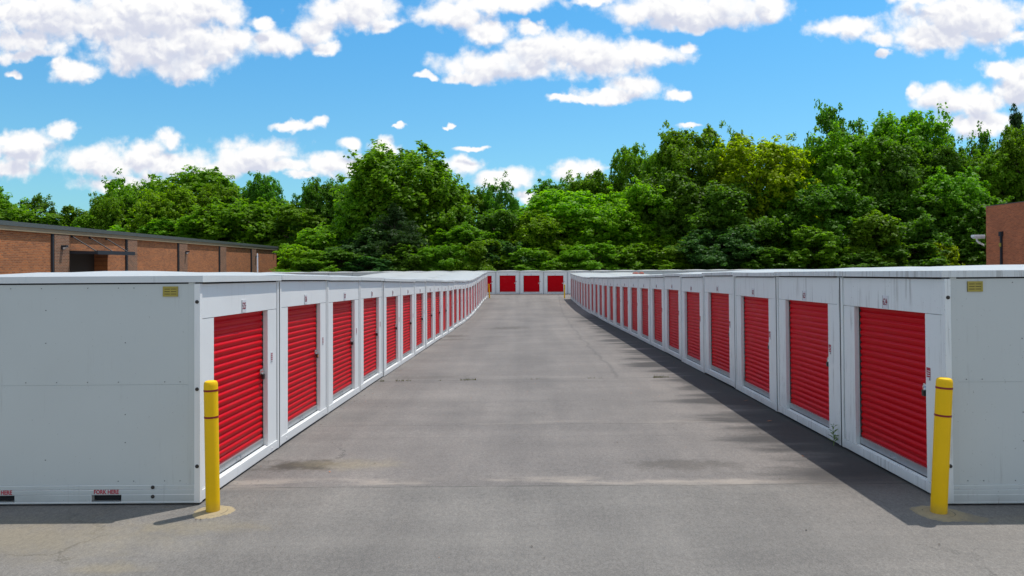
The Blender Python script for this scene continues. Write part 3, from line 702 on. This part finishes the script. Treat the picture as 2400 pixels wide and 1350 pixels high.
# ------------------------------------------------------------------ brick buildings
def building_left():
    yaw = math.atan2(124, F_PX)               # wall runs slightly outwards
    far_z = 95.8; fx = (648 - PPX)*far_z/F_PX
    m = Matrix.Translation((fx, far_z, -0.57)) @ Matrix.Rotation(yaw, 4, 'Z')
    t = thing('brick_building', 'long low brown brick building with dark roof edge left of the containers', 'building', m)
    top = 2.6 + CAM_Z + 0.57; ln = 75.0
    def ypos(px):                              # distance back along the wall from the far corner
        h = 46 + (648 - px)*0.1003; z = 2.6*F_PX/h; return -(far_z - z)/math.cos(yaw)
    pil = [(120, 155), (294, 316), (416, 435), (513, 527), (588, 598)]
    pil = [(ypos(a), ypos(b)) for a, b in pil] + [(-62.5, -60.8)]
    d0, d1 = ypos(155) + 0.02, ypos(250); dtop = 2.6*0.41 + CAM_Z + 0.57 + 0.05
    mb = MB()
    mb.box(-24, 0, -ln, d0, 0, top-0.5); mb.box(-24, 0, d1, 0, 0, top-0.5); mb.box(-24, 0, d0, d1, dtop, top-0.5)
    link('wall', mb.mesh('wall', M['brick']), t)
    b = MB(); b.box(-24, -0.9, d0, d1, 0, dtop); link('entrance_recess', b.mesh('entrance_recess', M['door_dark']), t)
    for a, c in pil:
        p = MB(); p.box(0, 0.13, a, c, 0, top-0.52); link('pilaster', p.mesh('pilaster', M['brick_grey']), t)
        g = MB(); g.box(0.001, 0.11, a-0.16, a-0.02, 0, top-0.52); link('downpipe', g.mesh('downpipe', M['steel_dark']), t)
    f = MB(); f.box(-24.1, 0.16, -ln, 0.05, top-0.5, top-0.24); link('frieze', f.mesh('frieze', M['frieze']), t)
    r = MB(); r.box(-24.3, 0.22, -ln, 0.12, top-0.24, top-0.02); r.box(-24.2, 0.16, -ln, 0.08, top-0.02, top+0.02); link('roof', r.mesh('roof', M['roof_trim']), t)
    cz = dtop - 0.22; cn = MB(); y0, y1 = d0 + 0.1, d1 + 0.1
    cn.box(0.0, 1.75, y0, y1, cz, cz+0.16); cn.box(1.75, 1.83, y0-0.03, y1+0.03, cz-0.05, cz+0.2)
    co = link('canopy', cn.mesh('canopy', M['steel_dark']), t)
    for k in range(3):
        y = y0 + 0.35 + k*(y1-y0-0.7)/2; rd = MB(); rd.tube([(0.02, y, cz+1.15), (1.55, y, cz+0.16)], 0.035, 8); rd.box(0, 0.05, y-0.09, y+0.09, cz+1.05, cz+1.25)
        link('tie_rod', rd.mesh('tie_rod', M['steel_dark'], smooth=True), co)
    for px, py in ((138, 580), (431, 592), (597, 602), (642, 593)):
        h = 46 + (648 - px)*0.1003; z = 2.6*F_PX/h; yy = ypos(px)
        zz = CAM_Z + 0.57 - (py - 0.007*(1200-px) - PPY)*z/F_PX
        w = MB(); on = 0.13 if px not in (642,) else 0.0
        w.box(on, on+0.1, yy-0.13, yy+0.13, zz-0.12, zz+0.14); w.box(on+0.1, on+0.3, yy-0.13, yy+0.13, zz+0.02, zz+0.14)
        lo = link('wall_lamp', w.mesh('wall_lamp', M['steel_dark']), t)
        q = MB(); q.add([(on+0.101, yy-0.11, zz-0.1), (on+0.101, yy+0.11, zz-0.1), (on+0.29, yy+0.11, zz+0.018), (on+0.29, yy-0.11, zz+0.018), (on+0.101, yy-0.11, zz+0.018), (on+0.101, yy+0.11, zz+0.018)],
                        [(0,3,2,1), (0,1,5,4), (4,5,2,3), (0,4,3), (1,2,5)])
        link('lens', q.mesh('lens', M['lamp_glass']), lo)
building_left()
def building_right():
    m = Matrix.Translation((39.0, 61.0, -0.57))
    t = thing('brick_building', 'tall red brown brick building at the right edge behind the containers', 'building', m)
    top = 4.62 + CAM_Z + 0.57
    mb = MB(); mb.box(0, 20, -40, 0, 0, top-0.42); mb.box(-0.012, 20, -40, 0.012, top-0.415, top-0.345); mb.box(0, 20, -40, 0, top-0.344, top)
    mb.box(-0.01, 20, -40, 0.01, 3.9, 3.96)
    link('wall', mb.mesh('wall', M['brick_red']), t)
    c = MB(); c.box(-0.02, 20.02, -40, 0.03, top, top+0.05); link('coping', c.mesh('coping', M['roof_trim']), t)
    z = 61.0*(1); g = MB(); gz = CAM_Z + 0.57 + (PPY - 568)*61.5/F_PX - 0.05
    prof = [(0, 0), (0, 0.20), (-0.04, 0.24), (-0.13, 0.24), (-0.16, 0.16), (-0.13, 0.02), (-0.05, 0.0)]
    k = len(prof); ya, yb = 0.03, 1.4
    # the eave gutter of the lower wing behind, seen end on past the corner
    g.box(-1.0, -0.02, 0.05, 0.5, gz+0.18, gz+0.40); g.box(-0.9, -0.02, 0.06, 0.49, gz+0.10, gz+0.18)
    gu = link('gutter', g.mesh('gutter', M['gutter'], smooth=True, bevel=0.05), t)
    e = MB(); e.tube([(-0.62, 0.3, gz+0.12), (-0.6, 0.3, gz-0.08), (-0.45, 0.3, gz-0.24), (-0.02, 0.3, gz-0.45)], 0.07, 10); link('downspout_elbow', e.mesh('downspout_elbow', M['gutter'], smooth=True), gu)
    yy = -(61 - 39.0*F_PX/(2349 - PPX)); d = MB(); pz = CAM_Z + 0.57 + (PPY - 550)*59/F_PX
    d.box(-0.14, -0.001, yy-0.08, yy+0.08, 0, pz-0.4); d.box(-0.20, -0.001, yy-0.16, yy+0.16, pz-0.4, pz-0.02)
    dp = link('downpipe', d.mesh('downpipe', M['steel_dark']), t)
    b = MB(); b.box(-0.2, -0.141, yy-0.1, yy+0.1, pz-1.25, pz-0.95); link('meter_box', b.mesh('meter_box', M['vent']), dp)
building_right()
pz = 60.0; px_ = (603.5 - PPX)*pz/F_PX
pm = thing('light_pole', 'thin white pole standing in front of the brick building', 'pole', Matrix.Translation((px_, pz, -0.6)))
_p = MB(); _p.lathe([(0.06, 0), (0.055, 3.0), (0.05, CAM_Z + 0.6 + (PPY - 590.5)*pz/F_PX), (0.0, CAM_Z + 0.6 + (PPY - 590.5)*pz/F_PX + 0.02)], 12)
link('shaft', _p.mesh('shaft', M['gutter'], smooth=True), pm)
_p = MB(); _p.box(-0.14, 0.14, -0.14, 0.14, 0, 0.03); link('base_plate', _p.mesh('base_plate', M['galv']), pm)

# ------------------------------------------------------------------ trees
def unit_dirs(rnd, n):
    d = rnd.normal(size=(n, 3)); return d / np.linalg.norm(d, axis=1, keepdims=True)
def crown_mesh(kind, seed):
    """a billowed crown: boughs swell out of the outline, twigs carry clusters of single leaves"""
    rnd = np.random.RandomState(seed)
    H, Rr = 10.0, 4.0
    # boughs, bough width, swell, clusters, leaves each, cluster size, leaf length, crown foot, up bias, shell depth, gaps
    P = {
     'dome':   (54, 0.36, 0.46, 1500, 30, 0.36, 0.25, 0.03, 0.7, 0.26, 0.00),
     'upright':(46, 0.30, 0.58, 1500, 30, 0.36, 0.25, 0.04, 0.7, 0.30, 0.03),
     'open':   (26, 0.34, 0.55, 800, 26, 0.42, 0.26, 0.12, 0.6, 0.40, 0.30),
     'feather':(44, 0.30, 0.58, 1300, 26, 0.42, 0.34, 0.00, 0.75, 0.32, 0.05),
     'bush':   (34, 0.30, 0.70, 1200, 24, 0.42, 0.36, 0.00, 0.7, 0.36, 0.04),
     'pine':   (60, 0.20, 0.45, 900, 24, 0.40, 0.42, 0.05, 0.2, 0.35, 0.10),
    }[kind]
    nb, bw, sw, nc, nf, cs, ll, foot, upb, shell, gaps = P
    bd = unit_dirs(rnd, nb); bd[:, 2] = np.where(bd[:, 2] < -0.6, -bd[:, 2], bd[:, 2]); ba = rnd.uniform(0.55, 1.0, nb); bwv = bw*rnd.uniform(0.7, 1.35, nb)
    fd = unit_dirs(rnd, 260); fa = rnd.uniform(0.3, 1.0, 260)
    def swell(d):
        c = np.clip(d @ bd.T, -1, 1); ang = np.arccos(c)
        v = (ba*np.sqrt(np.clip(1 - (ang/bwv)**2, 0, 1))).max(1)
        a2 = np.arccos(np.clip(d @ fd.T, -1, 1)); w = (fa*np.sqrt(np.clip(1 - (a2/0.15)**2, 0, 1))).max(1)
        return v, w
    nt = nc*3; d = unit_dirs(rnd, nt); v, w = swell(d)
    keep = rnd.rand(nt) < 0.25 + 0.75*v
    if gaps:
        g = np.sin(d[:, 0]*5.1 + seed) + np.sin(d[:, 1]*6.3 + 1.3*seed) + np.sin(d[:, 2]*7.7 + 0.7*seed); keep &= g > -1.2 + 3.0*gaps
    d, v, w = d[keep][:nc], v[keep][:nc], w[keep][:nc]; n0 = len(d)
    r = (1 - sw*0.75) + sw*0.75*v + 0.11*w
    r = r*(1 - shell*np.abs(rnd.normal(0, 0.55, n0))*(rnd.rand(n0) < 0.75)) * np.where(rnd.rand(n0) < 0.11, rnd.uniform(1.02, 1.24, n0), 1)
    r = np.clip(r, 0.15, 1.25)
    t = (d[:, 2] + 1)/2                                              # 0 foot .. 1 top
    if kind == 'dome': prof = np.where(t < 0.45, 1.08, 1.0)
    elif kind == 'upright': prof = np.where(t < 0.6, 1.12, 1.12 - (t - 0.6)*0.5)
    elif kind == 'bush': prof = np.where(t < 0.5, 1.12, 1.0)
    elif kind == 'pine': prof = 1.25*(1 - t)**0.6 + 0.12
    else: prof = np.ones(n0)
    horiz = np.sqrt(np.clip(1 - d[:, 2]**2, 0, 1)); az = d[:, :2]/np.maximum(horiz, 1e-4)[:, None]
    if kind in ('upright', 'bush', 'dome'): horiz = horiz**0.75
    x = az[:, 0]*horiz*r*prof*Rr; y = az[:, 1]*horiz*r*prof*Rr
    hz = H*(1 - foot)/2
    z = H*foot + hz + d[:, 2]*r/np.maximum(1.0, 1.02)*hz
    cen = np.stack([x, y, np.clip(z, 0.15, H*1.02)], 1)
    ctint = np.clip(0.45*v + rnd.rand(n0)*0.55, 0, 1)
    csz = cs*rnd.uniform(0.55, 1.3, n0)
    n = n0*nf; cc = np.repeat(cen, nf, axis=0); cz = np.repeat(csz, nf); ct = np.repeat(ctint, nf); cd_ = np.repeat(d, nf, axis=0)
    g = unit_dirs(rnd, n); off = g*(cz*rnd.uniform(0.2, 1.0, n)**0.6)[:, None]
    off[:, 2] *= 0.5 if kind in ('feather', 'pine') else 0.85
    pos = cc + off
    nrm = g*0.5 + cd_*0.35 + rnd.normal(size=(n, 3))*0.5; nrm[:, 2] += upb
    nrm /= np.linalg.norm(nrm, axis=1, keepdims=True)
    tan = rnd.normal(size=(n, 3)) + g*0.8 + cd_*0.3; tan[:, 2] -= 0.3
    tan -= nrm*(tan*nrm).sum(1, keepdims=True); tan /= np.linalg.norm(tan, axis=1, keepdims=True)
    bit = np.cross(nrm, tan)
    ln = ll*rnd.uniform(0.6, 1.35, n)[:, None]; wd = ln*({'pine': 0.09, 'feather': 0.24}.get(kind, 0.33))
    v4 = np.empty((n, 4, 3)); v4[:, 0] = pos - tan*ln*0.5; v4[:, 1] = pos + bit*wd - nrm*ln*0.07; v4[:, 2] = pos + tan*ln*0.5 - nrm*ln*0.1; v4[:, 3] = pos - bit*wd - nrm*ln*0.07
    me = bpy.data.meshes.new('crown'); me.vertices.add(n*4); me.vertices.foreach_set('co', v4.reshape(-1))
    me.loops.add(n*4); me.loops.foreach_set('vertex_index', np.arange(n*4, dtype=np.int32))
    me.polygons.add(n); me.polygons.foreach_set('loop_start', np.arange(0, n*4, 4, dtype=np.int32))
    at = me.attributes.new('tint', 'FLOAT', 'FACE')
    at.data.foreach_set('value', np.clip(ct*0.6 + rnd.rand(n)*0.45, 0, 1).astype(np.float32))
    me.update(); me.validate(); me.materials.append(L['mid'])
    mb = MB(); rn = random.Random(seed); th = H*(0.93 if kind == 'pine' else 0.78)
    mb.tube([(0,0,-0.2), (0.05,0,H*0.05), (rn.uniform(-.2,.2), rn.uniform(-.2,.2), H*0.35), (rn.uniform(-.3,.3), rn.uniform(-.3,.3), th)], [0.28, 0.20, 0.14, 0.03], 8)
    for k in range(0, n0, max(1, n0//46)):                           # limbs run out to the clusters
        p = Vector(cen[k]); q = Vector((0, 0, max(0.4, min(th*0.92, p.z - 0.45*math.hypot(p.x, p.y) - 0.2))))
        m_ = q.lerp(p, 0.5) + Vector((rn.uniform(-.15,.15), rn.uniform(-.15,.15), 0.15))
        mb.tube([q, m_, p], [0.075, 0.045, 0.012], 5)
    tr = mb.mesh('trunk', M['bark'], smooth=True)
    return me, tr, H, Rr
CROWN = {}
for kind, n in (('dome', 3), ('upright', 3), ('open', 2), ('feather', 2), ('bush', 3), ('pine', 1)):
    CROWN[kind] = [crown_mesh(kind, 100*len(kind) + 17*i + 3) for i in range(n)]
tn = random.Random(21)
def tree(px, top, wpx, Z, kind, var, leaf, label, cat='tree', group=None, base=-0.57, depth=1.0):
    me, tr, H, Rr = CROWN[kind][var % len(CROWN[kind])]
    X = (px - PPX)*Z/F_PX; ztop = CAM_Z - (top - 0.007*(1200-px) - PPY)*Z/F_PX
    h = ztop - base; w = wpx*Z/F_PX*(1.35 if cat == 'shrub' else 1.18)
    m = Matrix.Translation((X, Z, base)) @ Matrix.Rotation(tn.uniform(0, 6.28), 4, 'Z') @ Matrix.Diagonal((w/2/Rr*1.0, w/2/Rr*depth, h/H*1.0, 1))
    nm = 'pine_tree' if kind == 'pine' else ('shrub' if cat == 'shrub' else 'tree')
    t = thing(nm, label, cat, m, group or ('shrubs along the foot of the wood' if cat == 'shrub' else 'trees of the wood behind the containers'))
    link('crown', me, t, L[leaf]); link('trunk', tr, t)
    return t
T = [
 # left, beyond the brick building
 (-25, 440, 130, 115, 'upright', 0, 'mid', 'green tree at the left picture edge above the brick roof'),
 (85, 452, 120, 122, 'open', 0, 'dark', 'dark small crowned tree above the left brick roof'),
 (60, 488, 210, 112, 'feather', 0, 'olive', 'low olive tree behind the near end of the left brick building'),
 (165, 482, 120, 118, 'bush', 1, 'olive', 'low rounded olive tree beside the gap of sky above the left brick roof'),
 (215, 505, 110, 110, 'bush', 0, 'mid', 'lowest green tree in the dip of the left treeline'),
 (258, 452, 90, 112, 'upright', 1, 'mid', 'slim green tree right of the dip in the left treeline'),
 (335, 400, 150, 125, 'open', 1, 'dark', 'tall dark tree with ragged top on the left hump of the treeline'),
 (300, 430, 130, 118, 'dome', 0, 'mid', 'green tree in front of the tall dark tree on the left hump'),
 (455, 398, 220, 122, 'dome', 1, 'mid', 'broad domed tree forming the left hump of the treeline'),
 (400, 440, 150, 112, 'dome', 2, 'bright', 'bright green tree in front of the broad left dome'),
 (520, 430, 130, 116, 'upright', 2, 'mid', 'green tree on the right shoulder of the left hump'),
 (470, 500, 190, 108, 'feather', 1, 'mid', 'green tree just above the middle of the left brick roof'),
 (345, 505, 190, 109, 'bush', 2, 'mid', 'rounded green tree close above the left brick roof'),
 (617, 415, 105, 118, 'dome', 2, 'dark', 'dark round tree left of the big dome beyond the brick corner'),
 (590, 470, 220, 110, 'dome', 0, 'mid', 'leafy green tree behind the far corner of the brick building'),
 (718, 428, 70, 104, 'open', 0, 'dark', 'narrow dark tree left of a darker round one'),
 (765, 420, 110, 106, 'dome', 1, 'dark', 'dark round tree just left of the big dome'),
 (810, 430, 80, 104, 'upright', 0, 'mid', 'slim tree tucked against the big dome'),
 (700, 470, 180, 105, 'feather', 0, 'mid', 'feathery tree right of the brick building corner'),
 (762, 525, 165, 86, 'feather', 1, 'bright', 'low bright feathery tree beside the brick corner'),
 # the big dome and the middle
 (945, 348, 270, 92, 'dome', 0, 'mid', 'largest domed tree standing alone above the middle of the wood'),
 (880, 410, 170, 89, 'dome', 2, 'mid', 'left flank tree leaning on the largest dome'),
 (1020, 410, 150, 90, 'upright', 1, 'mid', 'right flank tree leaning on the largest dome'),
 (930, 478, 170, 83, 'pine', 0, 'needle', 'dark pine in front of the largest dome'),
 (850, 535, 140, 82, 'bush', 1, 'blue', 'bluish dark tree low in front of the largest dome'),
 (1105, 438, 130, 96, 'upright', 2, 'mid', 'tree in the low saddle right of the largest dome'),
 (1180, 405, 100, 93, 'open', 1, 'dark', 'sparse ragged tree standing up from the saddle'),
 (1085, 525, 160, 83, 'feather', 1, 'olive', 'olive tree above the left end of the cross row'),
 (1160, 490, 160, 86, 'upright', 0, 'dark', 'dark tree above the red doors of the cross row'),
 (1190, 560, 130, 81, 'bush', 0, 'blue', 'bluish low tree right behind the red doors'),
 (1315, 422, 150, 100, 'dome', 1, 'dark', 'darker tree rising behind the bright middle trees'),
 (1330, 452, 260, 90, 'dome', 2, 'bright', 'broad bright green tree right of the saddle'),
 (1270, 500, 170, 85, 'dome', 0, 'bright', 'bright green tree above the lane end'),
 (1420, 470, 190, 86, 'dome', 1, 'bright', 'bright tree in front of the rising right treeline'),
 (1385, 400, 130, 97, 'upright', 2, 'mid', 'green tree on the slope where the treeline starts to rise'),
 (1480, 348, 110, 98, 'dome', 2, 'mid', 'round topped tree on the rising slope of the treeline'),
 (1545, 340, 110, 93, 'upright', 1, 'mid', 'upright tree left of the tall middle right tree'),
 (1500, 430, 170, 87, 'upright', 0, 'bright', 'bright tree halfway up the right slope'),
 # right
 (1620, 300, 190, 92, 'upright', 0, 'mid', 'tall leafy tree left of the yellowish tree'),
 (1580, 400, 200, 88, 'dome', 0, 'dark', 'dark green tree below the tall leafy one'),
 (1735, 296, 90, 99, 'open', 0, 'mid', 'thin topped tree peering over the yellowish tree'),
 (1770, 325, 225, 89, 'dome', 1, 'yellow', 'yellowish green tree standing out of the right wood'),
 (1830, 440, 150, 86, 'bush', 2, 'olive', 'olive lower tree under the yellowish tree'),
 (1855, 318, 110, 97, 'open', 1, 'dark', 'dark tree between the yellowish tree and the tallest tree'),
 (1960, 232, 150, 95, 'open', 0, 'dark', 'tallest ragged topped tree of the right wood'),
 (1975, 300, 210, 91, 'upright', 1, 'mid', 'full green tree in front of the tallest tree'),
 (2120, 255, 180, 94, 'upright', 2, 'mid', 'tall tree right of the tallest one'),
 (2060, 330, 190, 89, 'dome', 2, 'dark', 'dark tree between the two tallest trees'),
 (2180, 340, 170, 90, 'upright', 0, 'dark', 'dark tree under the open crowned one on the right'),
 (2262, 275, 125, 93, 'open', 1, 'dark', 'open crowned tree letting the sky through near the right edge'),
 (2230, 400, 170, 86, 'dome', 0, 'mid', 'green tree left of the right brick building top'),
 (2385, 248, 120, 97, 'pine', 0, 'needle', 'tall pine at the right picture edge'),
 (2400, 290, 130, 88, 'upright', 2, 'mid', 'green tree in front of the tall pine at the right edge'),
 (2330, 350, 140, 90, 'dome', 1, 'mid', 'green tree above the corner of the right brick building'),
 (1700, 430, 210, 85, 'upright', 2, 'dark', 'deep green tree at the foot of the yellowish tree'),
 (1920, 430, 200, 85, 'dome', 0, 'dark', 'deep green tree in the shade of the tallest tree'),
 (2110, 440, 200, 85, 'upright', 1, 'dark', 'deep green tree in the dark hollow of the right wood'),
 (2300, 470, 190, 83, 'dome', 2, 'dark', 'deep green tree beside the white gutter of the right building'),
 (2460, 330, 160, 92, 'dome', 1, 'mid', 'green tree cut by the right picture edge'),
 (-110, 430, 160, 116, 'dome', 1, 'mid', 'green tree cut by the left picture edge'),
]
for (px, top, w, Z, kind, var, leaf, lab) in T: tree(px, top, w, Z, kind, var, leaf, lab)
S = [
 (722, 575, 100, 80, 1, 'bright', 'bright shrub by the far corner of the left brick building'),
 (790, 580, 130, 79.5, 0, 'dark', 'dark shrub left of the bluish low tree'),
 (960, 575, 130, 79.5, 2, 'dark', 'dark shrub under the pine'),
 (1040, 570, 110, 79.5, 1, 'olive', 'olive shrub right of the pine foot'),
 (1120, 560, 110, 79.5, 0, 'mid', 'green shrub above the left end of the red doors'),
 (1245, 580, 110, 79.5, 2, 'mid', 'green shrub above the middle of the red doors'),
 (1320, 590, 90, 79, 1, 'bright', 'small bright shrub above the right bollard'),
 (1390, 570, 130, 79.5, 0, 'mid', 'green shrub right of the small bright one'),
 (1480, 575, 120, 79.5, 2, 'olive', 'olive shrub over the right roofs'),
 (1560, 612, 110, 78.5, 0, 'bright', 'low bright shrub just above the cross row roofs on the right'),
 (1600, 540, 140, 81, 1, 'mid', 'green shrub under the dark green right tree'),
 (1680, 530, 160, 80, 2, 'blue', 'bluish shrub at the foot of the yellowish tree'),
 (1790, 580, 150, 79.5, 0, 'dark', 'dark shrub right of the bluish one'),
 (1905, 530, 130, 80, 1, 'mid', 'green shrub with reaching branches under the tallest tree'),
 (2030, 500, 130, 81, 2, 'olive', 'olive yellow shrub in the dark hollow of the right wood'),
 (1990, 590, 130, 79.5, 1, 'dark', 'dark shrub below the olive yellow one'),
 (2120, 570, 150, 79.5, 0, 'dark', 'dark shrub left of the small yellow shrub'),
 (2205, 572, 72, 78.5, 2, 'yellow', 'small bright yellow shrub near the right brick building'),
 (2270, 560, 110, 80, 1, 'dark', 'dark shrub against the right brick building'),
 (740, 600, 120, 78.8, 2, 'mid', 'low green shrub above the white roofs on the left'),
 (880, 600, 120, 78.8, 0, 'blue', 'bluish low shrub above the white roofs on the left'),
]
for i, (px, top, w, Z, var, leaf, lab) in enumerate(S): tree(px, top, w, Z, ('bush', 'feather', 'bush', 'upright')[i % 4] if leaf != 'yellow' else 'bush', var, leaf, lab, cat='shrub', depth=0.9)
# the shaded depth of the wood, one mass of understorey
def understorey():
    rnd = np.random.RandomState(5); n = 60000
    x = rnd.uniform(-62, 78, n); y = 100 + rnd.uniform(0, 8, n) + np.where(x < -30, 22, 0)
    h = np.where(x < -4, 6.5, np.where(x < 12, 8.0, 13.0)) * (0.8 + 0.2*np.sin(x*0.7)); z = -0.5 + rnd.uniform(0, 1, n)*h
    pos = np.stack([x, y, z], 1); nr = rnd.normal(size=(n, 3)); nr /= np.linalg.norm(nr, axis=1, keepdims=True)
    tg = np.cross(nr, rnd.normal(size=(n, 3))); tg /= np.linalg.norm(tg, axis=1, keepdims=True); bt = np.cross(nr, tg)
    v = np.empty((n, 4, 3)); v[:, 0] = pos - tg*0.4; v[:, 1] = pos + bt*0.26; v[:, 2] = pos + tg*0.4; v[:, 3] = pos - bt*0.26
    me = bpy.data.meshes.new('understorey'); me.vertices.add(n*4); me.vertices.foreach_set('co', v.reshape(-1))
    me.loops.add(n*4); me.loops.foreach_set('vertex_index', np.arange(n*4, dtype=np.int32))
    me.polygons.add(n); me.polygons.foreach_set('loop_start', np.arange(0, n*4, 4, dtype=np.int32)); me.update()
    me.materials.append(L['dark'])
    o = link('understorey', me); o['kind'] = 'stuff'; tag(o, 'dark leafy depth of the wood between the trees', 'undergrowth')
understorey()

# ------------------------------------------------------------------ small things
def weed(x, y, h, label):
    t = thing('weed', label, 'weed', Matrix.Translation((x, y, ground_z(x, y)))); rnd = random.Random(2)
    s = MB(); s.tube([(0,0,0), (0.01,0.005,h*0.4), (-0.01,0.0,h*0.75), (0.0,0.0,h)], [0.005,0.004,0.003,0.001], 5); link('stem', s.mesh('stem', M['weed']), t)
    f = MB()
    for k in range(16):
        z = h*(0.12 + 0.85*k/16); a = k*2.4; l = rnd.uniform(0.07, 0.12)*(1.1 - 0.5*k/16)
        d = Vector((math.cos(a), math.sin(a), rnd.uniform(0.5, 1.3))).normalized(); sd = Vector((-math.sin(a), math.cos(a), 0))*l*0.16
        p = Vector((0, 0, z)); q = p + d*l*0.55; e = p + d*l*0.9 + Vector((math.cos(a), math.sin(a), -0.3))*l*0.25
        f.add([p, q + sd, e, q - sd], [(0,1,2,3)])
    link('leaves', f.mesh('leaves', M['weed']), t)
weed(4.06, 9.52, 0.30, 'small green weed growing between containers 624 and 623')
def joint_grass():
    rnd = random.Random(8); mb = MB()
    for k in range(900):
        x = rnd.choice([rnd.uniform(-3.2, -1.2), rnd.uniform(-3.2, 3.6), rnd.gauss(1.2, 0.15), rnd.gauss(2.2, 0.12), rnd.gauss(-1.0, 0.2), rnd.gauss(2.9, 0.15), rnd.gauss(-3.0, 0.1)])
        if math.sin(x*9.0) + math.sin(x*4.1+1) < 0.5: continue
        y = 16.0 + rnd.gauss(0, 0.02); z = ground_z(x, y); h = rnd.uniform(0.015, 0.06)*(2.2 if rnd.random() < 0.03 else 1); l = rnd.uniform(-0.03, 0.03)
        mb.add([(x-0.004, y, z), (x+0.004, y, z), (x+l, y+rnd.uniform(-0.02, 0.02), z+h)], [(0,1,2)])
    o = link('joint_grass', mb.mesh('joint_grass', M['dry_grass'])); o['kind'] = 'stuff'; tag(o, 'thin tufts of grass growing along the cross joint of the lane', 'grass')
joint_grass()
def fallen_leaf(x, y, s, label):
    mb = MB(); z = ground_z(x, y) + 0.006
    mb.add([(x-s, y, z), (x-s*0.3, y-s*0.55, z+0.008), (x+s, y-s*0.1, z+0.015), (x+s*0.1, y+s*0.5, z+0.004)], [(0,1,2,3)])
    tag(link('fallen_leaf', mb.mesh('fallen_leaf', M['leaf_litter'])), label, 'leaf', 'dry leaves on the lane')
fallen_leaf(3.75, 11.1, 0.05, 'dry orange leaf lying in the shade before container 623')
fallen_leaf(3.95, 12.9, 0.045, 'dry orange leaf lying in the shade before container 622')
def litter():
    rnd = random.Random(31); mb = MB()
    for k in range(260):
        if rnd.random() < 0.55: x = rnd.choice([-3.2 + abs(rnd.gauss(0, 0.10)), 4.04 - abs(rnd.gauss(0, 0.14))]); y = rnd.uniform(7.2, 40)
        else: x = rnd.uniform(-3.1, 3.9); y = rnd.uniform(5.2, 24)
        z = ground_z(x, y) + 0.005; q = rnd.uniform(0.006, 0.02); a = rnd.uniform(0, 6.28); c_, s_ = math.cos(a)*q, math.sin(a)*q
        mb.add([(x-c_, y-s_, z), (x+s_*0.5, y-c_*0.5, z+q*0.3), (x+c_, y+s_, z+q*0.2), (x-s_*0.5, y+c_*0.5, z+q*0.4)], [(0,1,2,3)], 0 if rnd.random() < 0.25 else 1)
    o = link('leaf_litter', mb.mesh('leaf_litter', [M['leaf_litter'], M['bark']])); o['kind'] = 'stuff'; tag(o, 'scattered bits of dry leaf and grit on the lane', 'litter')
litter()
def bundle():
    X, Z = 9.2, 58.0
    mb = MB(); rnd = random.Random(3)
    for k in range(5):
        cx, cy, r = rnd.uniform(-0.35, 0.35), rnd.uniform(-0.2, 0.2), rnd.uniform(0.12, 0.22)
        n = 9; pr = [(0.01, 0.0), (r, 0.02), (r*1.05, r*0.5), (r*0.7, r*1.0), (0.0, r*1.15)]
        mb.lathe(pr, n, 0, cx, cy)
    o = link('rag_bundle', mb.mesh('rag_bundle', M['rust'], smooth=True)); o.location = (X, Z, ground_z(X, Z) + 2.3)
    tag(o, 'small rusty red bundle lying on the white roofs of the right block', 'bundle')
bundle()
